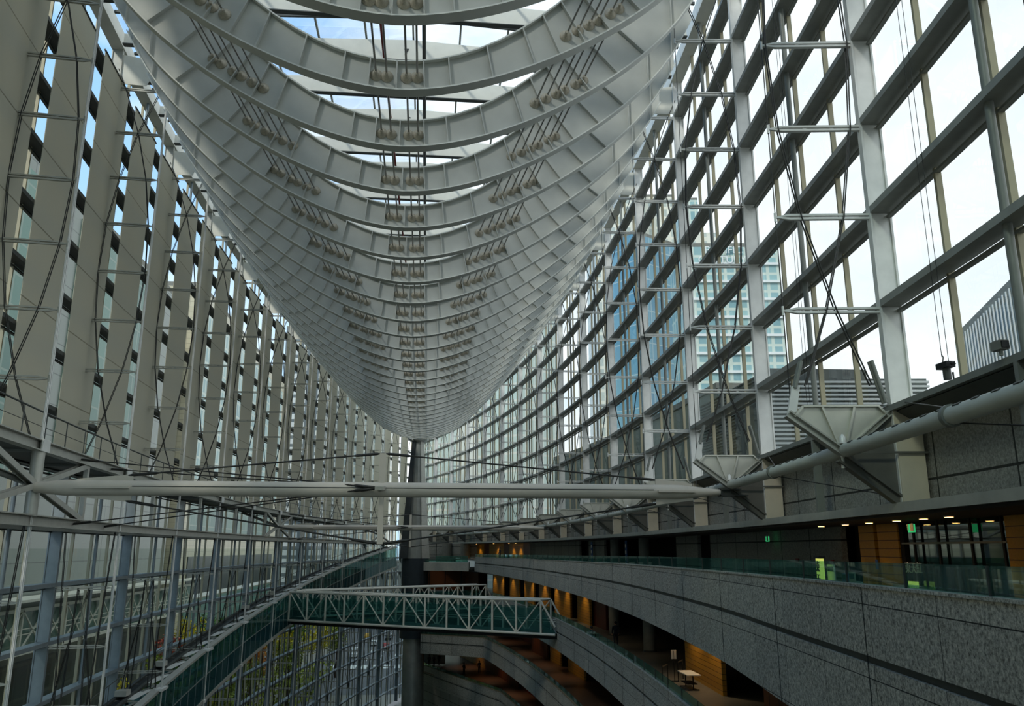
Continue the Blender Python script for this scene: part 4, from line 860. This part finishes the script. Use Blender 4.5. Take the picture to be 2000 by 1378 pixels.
building('slim_tower', 1330, 1362, 390, 260, 20, 'fac_pcp', 'slim grey-green tower rising behind the lettered office tower')
building('long_office', 832, 1014, 560, 180, 12, 'fac_green', 'pale green curtain-walled office seen beyond the tapered column', skew=-20)
r, P, d, f, h, L_, z0 = building('finned_tower', 1858, 2080, 588, 95, 24, 'fac_fin', 'dark glass tower with close white vertical fins at the right edge', skew=-32)
m = 0
for k in range(0, 31):
    p = P[0]+d*L_*k/30-f*.1; MB().bar(p+Vector((0, 0, 10)), p+Vector((0, 0, h)), .14, .12, f).build('vertical_fin', 'letter_white', r)
# louvred roof plant close to the glass
def louvre(x0, x1, yt, yb, dist, skew, label, mA):
    A = at(x0, yt, dist); B = at(x1, yt, dist+skew); zb = at(x0, yb, dist).z; d = Vector((B.x-A.x, B.y-A.y, 0)).normalized(); f = Vector((-d.y, d.x, 0)); zt = A.z
    r = thing('louvred_plant_room', Vector((A.x, A.y, zb)), label, 'plant room'); A0 = Vector((A.x, A.y, 0)); B0 = Vector((B.x, B.y, 0))
    P = [A0+f*.2, B0+f*.2, B0+f*7, A0+f*7]; MB().strip([[p+Vector((0, 0, zb)) for p in P], [p+Vector((0, 0, zt)) for p in P]]).build('housing', 'louver_dark', r)
    z = zb+.15; k = 0
    while z < zt and k < 60: MB().bar(A0+Vector((0, 0, z)), B0+Vector((0, 0, z)), .22, .13).build('louvre_blade', mA, r); z += .27; k += 1
louvre(1492, 1812, 738, 905, 49, 0, 'pale louvred roof plant room just outside the nearest right glass', 'louver')
r = thing('louvred_plant_room', wp(-3, 1, -4, 1), 'shade-coloured louvred plant room outside the glass behind the second bracket', 'plant room')
MB().strip([[wp(s, 1, -3.4, gz), wp(s, 1, -6, gz), wp(s, 1, -6, 4.6), wp(s, 1, -3.4, 4.6)] for s in seg(-5.0, .4, 4)]).build('housing', 'louver_dark', r)
for k in range(42): MB().bar(wp(-5.0, 1, -3.3, .7+k*.093), wp(.4, 1, -3.3, .7+k*.093), .2, .09).build('louvre_blade', 'dark_steel', r)  # dark blade colour paints this stretch of louvres as lying in shade
r = thing('dark_block', wp(8, 1, -6, gz), 'dark green glass block close outside the right glass wall', 'building')
MB().strip([[wp(s, 1, -4, gz), wp(s, 1, -8, gz), wp(s, 1, -8, 5.2), wp(s, 1, -4, 5.2)] for s in seg(.6, 23, 10)]).build('facade', 'fac_dark', r)
MB().strip([[wp(s, 1, -3.95, 5.2), wp(s, 1, -8, 5.2), wp(s, 1, -8, 5.4), wp(s, 1, -3.95, 5.4)] for s in seg(.6, 23, 10)]).build('roof_parapet', 'concrete', r)
# left side
def block(name, x0, x1, y0, y1, z1, m_, label, z0=0):
    r = thing(name, Vector((x1, y0, z0)), label, 'building'); MB().box((x0, y0, z0), (x1, y1, z1)).build('facade', m_, r); MB().box((x0, y0, z1), (x1, y1, z1+1)).build('roof_parapet', 'concrete', r); return r
r = block('grey_block', -80, -50, -70, 108, 76, 'fac_grey', 'large grey panelled block outside the left glass wall')
MB().box((-50.2, -60, 0), (-49.7, 108, 13)).build('glazed_base', 'fac_base', r)
for k in range(4): MB().box((-50.05, 10+k*22, 36), (-49.8, 24+k*22, 74)).build('window_strip', 'fac_teal', r)
r = block('beige_block', -90, -50, 116, 232, 84, 'fac_beige', 'beige stone block with wide dark windows outside the left glass wall')
MB().box((-50.1, 124, 17.2), (-49.8, 222, 25.3)).build('window_strip', 'fac_base', r); MB().box((-50.1, 124, 5), (-49.8, 222, 16)).build('window_strip', 'fac_teal', r); MB().box((-50.1, 122, 31), (-49.8, 214, 41)).build('window_strip', 'fac_teal', r)
MB().box((-50.1, 118, 16.3), (-49.6, 232, 17.1)).build('ledge', 'letter_white', r)
for k in range(6): MB().box((-50.1, 120+k*18, 42), (-49.8, 132+k*18, 80)).build('window_strip', 'fac_pcp', r)
building('white_tower', 560, 640, 640, 330, 30, 'fac_white', 'white apartment tower far beyond the left glass wall')
building('white_tower', 655, 765, 730, 380, 30, 'fac_pale', 'broad pale tower far beyond the upper end of the ramp')
building('low_row', 560, 790, 1100, 300, 30, 'fac_white', 'low white building at the far end of the street')
# outdoor truss footbridge
r = thing('outdoor_bridge', (-47, 60, 15), 'white lattice footbridge with green glass outside the left glass wall', 'bridge')
X = -45.5
for z in (15.1, 20.0): MB().box((X-.15, 0, z-.2), (X+.15, 114, z+.2)).build('chord', 'white_steel', r)
MB().box((X-.2, 0, 21.0), (X+1.6, 114, 21.3)).build('canopy_edge', 'white_steel', r); MB().box((X-4, 0, 20.9), (X+.4, 114, 21.1)).build('canopy', 'white_steel', r); MB().box((X-.6, 0, 15.2), (X-.5, 114, 20.0)).build('glass_side', 'fac_teal', r)
for z in (17.2, 17.8): MB().box((X-.05, 0, z-.06), (X+.05, 114, z+.06)).build('rail', 'white_steel', r)
k = 0
while k < 19:
    y = k*6; MB().bar((X, y, 15), (X, y, 20), .3, .3).build('post', 'white_steel', r); MB().bar((X+.05, y, 15.2), (X+.05, y+6, 19.9), .16, .16).bar((X+.05, y, 19.9), (X+.05, y+6, 15.2), .16, .16).build('cross_brace', 'white_steel', r); k += 1
# trees
def leafmesh(rad, seed, n=900):
    rnd = random.Random(seed); m = MB(); cl = [(Vector((rnd.uniform(-1, 1), rnd.uniform(-1, 1), rnd.uniform(-.8, 1)))*rad*.55, rnd.uniform(.35, .6)*rad) for _ in range(9)]
    for i in range(n):
        c, r_ = cl[rnd.randrange(9)]; v = Vector((rnd.gauss(0, 1), rnd.gauss(0, 1), rnd.gauss(0, 1))).normalized()*r_*rnd.uniform(.6, 1)
        p = c+v; a = Vector((rnd.gauss(0, 1), rnd.gauss(0, 1), rnd.gauss(0, 1))).normalized(); b = a.cross(v).normalized(); z = rnd.uniform(.18, .34)
        m.add([p-a*z, p+b*z*.6, p+a*z, p-b*z*.6], [(0, 1, 2, 3)])
    return m
leafdata = {}
TN = [0]
def tree(x, y, hgt, rad, kind, label, grp='autumn trees beside the street'):
    r = thing('street_tree', (x, y, 0), label, 'tree', grp); MB().tube([(x, y, 0), (x+.1, y, hgt*.5), (x, y+.1, hgt*.8)], [.22, .15, .06], 8).build('trunk', 'bark', r)
    m = leafmesh(rad, TN[0] % 5); TN[0] += 1; m.v = [Vector((v.x+x, v.y+y, v.z*1.15+hgt-rad*.6)) for v in m.v]; m.build('crown', kind, r)
lk = ['leaf_yellow', 'leaf_green', 'leaf_olive', 'leaf_orange', 'leaf_red']
pos = [(-17.5, 126, 10, 3.4, 2), (-20, 112, 11, 3.6, 0), (-26, 118, 12, 4, 1), (-24, 100, 12, 3.8, 0), (-30, 104, 12, 4, 2), (-28, 88, 11, 3.8, 3), (-34, 92, 12, 4, 0), (-32, 76, 12, 3.8, 1), (-38, 80, 12, 4, 4), (-36, 66, 11, 3.6, 2), (-40, 110, 13, 4, 1), (-27, 132, 12, 4, 1), (-35, 130, 13, 4, 3), (-22, 90, 10, 3.4, 2),
       (-30, 60, 11, 3.6, 0), (-26, 72, 10, 3.4, 2), (-41, 96, 13, 4, 0), (4, 150, 10, 3.2, 1), (3, 166, 10, 3.2, 1), (-31, 150, 13, 4, 1), (-38, 148, 13, 4, 2), (-34, 46, 10, 3.4, 0), (-24, 56, 9, 3.2, 2)]
cnm = ['yellow-leaved', 'dark green', 'olive green', 'orange-leaved', 'dull red']
cnt = {}
for x, y, hh, rr, kk in pos:
    cnt[kk] = cnt.get(kk, 0)+1
order = {}
for x, y, hh, rr, kk in sorted(pos, key=lambda p: p[1]):
    order[kk] = order.get(kk, 0)+1
    tree(x, y, hh, rr, lk[kk], ('%s street tree outside the left glass, %s nearest of its colour' % (cnm[kk], ORD[order[kk]-1])) if cnt[kk] > 1 else '%s street tree outside the lower left glass' % cnm[kk])
# hedges under trees
m = MB()
rnd = random.Random(3)
for i in range(3500):
    p = Vector((rnd.uniform(-44, -19), rnd.uniform(40, 138), rnd.uniform(0, 2.2))); a = Vector((rnd.gauss(0, 1), rnd.gauss(0, 1), rnd.gauss(0, 1))).normalized(); b = a.orthogonal().normalized(); m.add([p-a*.4, p+b*.3, p+a*.4, p-b*.3], [(0, 1, 2, 3)])
tag(m.build('undergrowth', 'leaf_olive'), 'low olive undergrowth beneath the street trees outside the left glass', 'undergrowth', kind='stuff')
# cars
def car(x, y, m_, label, van=False):
    r = thing('van' if van else 'car', (x, y, .02), label, 'van' if van else 'car', 'vehicles on the street'); H = 2.2 if van else 1.42
    prof = [(-2.2, .35), (-2.2, .85), (-1.5, 1.0), (-.9, H), (1.1, H), (1.8, .95), (2.2, .85), (2.2, .35)] if not van else [(-2.3, .35), (-2.3, 1.1), (-2.0, 1.3), (-1.6, H), (2.3, H), (2.3, .35)]
    MB().plate([(x-.85, y+a, b) for a, b in prof], 1.0, (1, 0, 0)) if False else None
    m = MB(); n = len(prof); vs = [(x-.85, y+a, b) for a, b in prof]+[(x+.85, y+a, b) for a, b in prof]
    m.add(vs, [tuple(range(n)), tuple(range(2*n-1, n-1, -1))]+[(i, n+i, n+(i+1) % n, (i+1) % n) for i in range(n)]); bd = m.build('body', m_, r)
    MB().box((x-.87, y-1.0, .98), (x+.87, y+1.2, H-.12)).build('side_window', 'car_glass', bd)
    MB().plate([(x-.72, y-1.48, 1.03), (x+.72, y-1.48, 1.03), (x+.66, y-.96, H-.1), (x-.66, y-.96, H-.1)], .05).build('windscreen', 'car_glass', bd)
    for ex in (-.8, .8):
        for ey in (-1.4, 1.4): MB().tube([(x+ex-.1, y+ey, .32), (x+ex+.1, y+ey, .32)], .32, 12).build('wheel', 'rubber', r)
for x, y, m_, lb, v in ((-9, 178, 'car_red', 'red car waiting on the street', 0), (-13, 186, 'car_white', 'white car behind the red car on the street', 0), (-5.5, 190, 'car_silver', 'silver car on the street beside the white car', 0), (-2.2, 176, 'car_white', 'white van at the kerb by the green trees', 1), (-16.5, 160, 'car_white', 'white van near the crosswalk', 1), (-9.5, 200, 'car_black', 'black car farther down the street', 0), (-16, 205, 'taxi', 'yellow taxi farther down the street', 0), (-6, 212, 'car_red', 'second red car far down the street', 0), (-12.5, 220, 'car_black', 'black car farthest down the street', 0), (-2.4, 206, 'car_silver', 'silver car far down the street by the kerb', 0)): car(x, y, m_, lb, v)
# overhead road sign
r = thing('road_sign', (-14, 196, 0), 'yellow overhead road sign above the street', 'sign'); MB().tube([(-17, 196, 0), (-17, 196, 5.6), (-13, 196, 5.7)], .12, 8).build('mast', 'grey_steel', r); MB().box((-16, 195.9, 4.9), (-11.4, 196, 6.4)).build('sign_plate', 'taxi', r); MB().box((-15.4, 195.8, 5.2), (-14.2, 195.9, 6.1)).box((-13.2, 195.8, 5.2), (-12, 195.9, 6.1)).build('sign_marks', 'black', r)
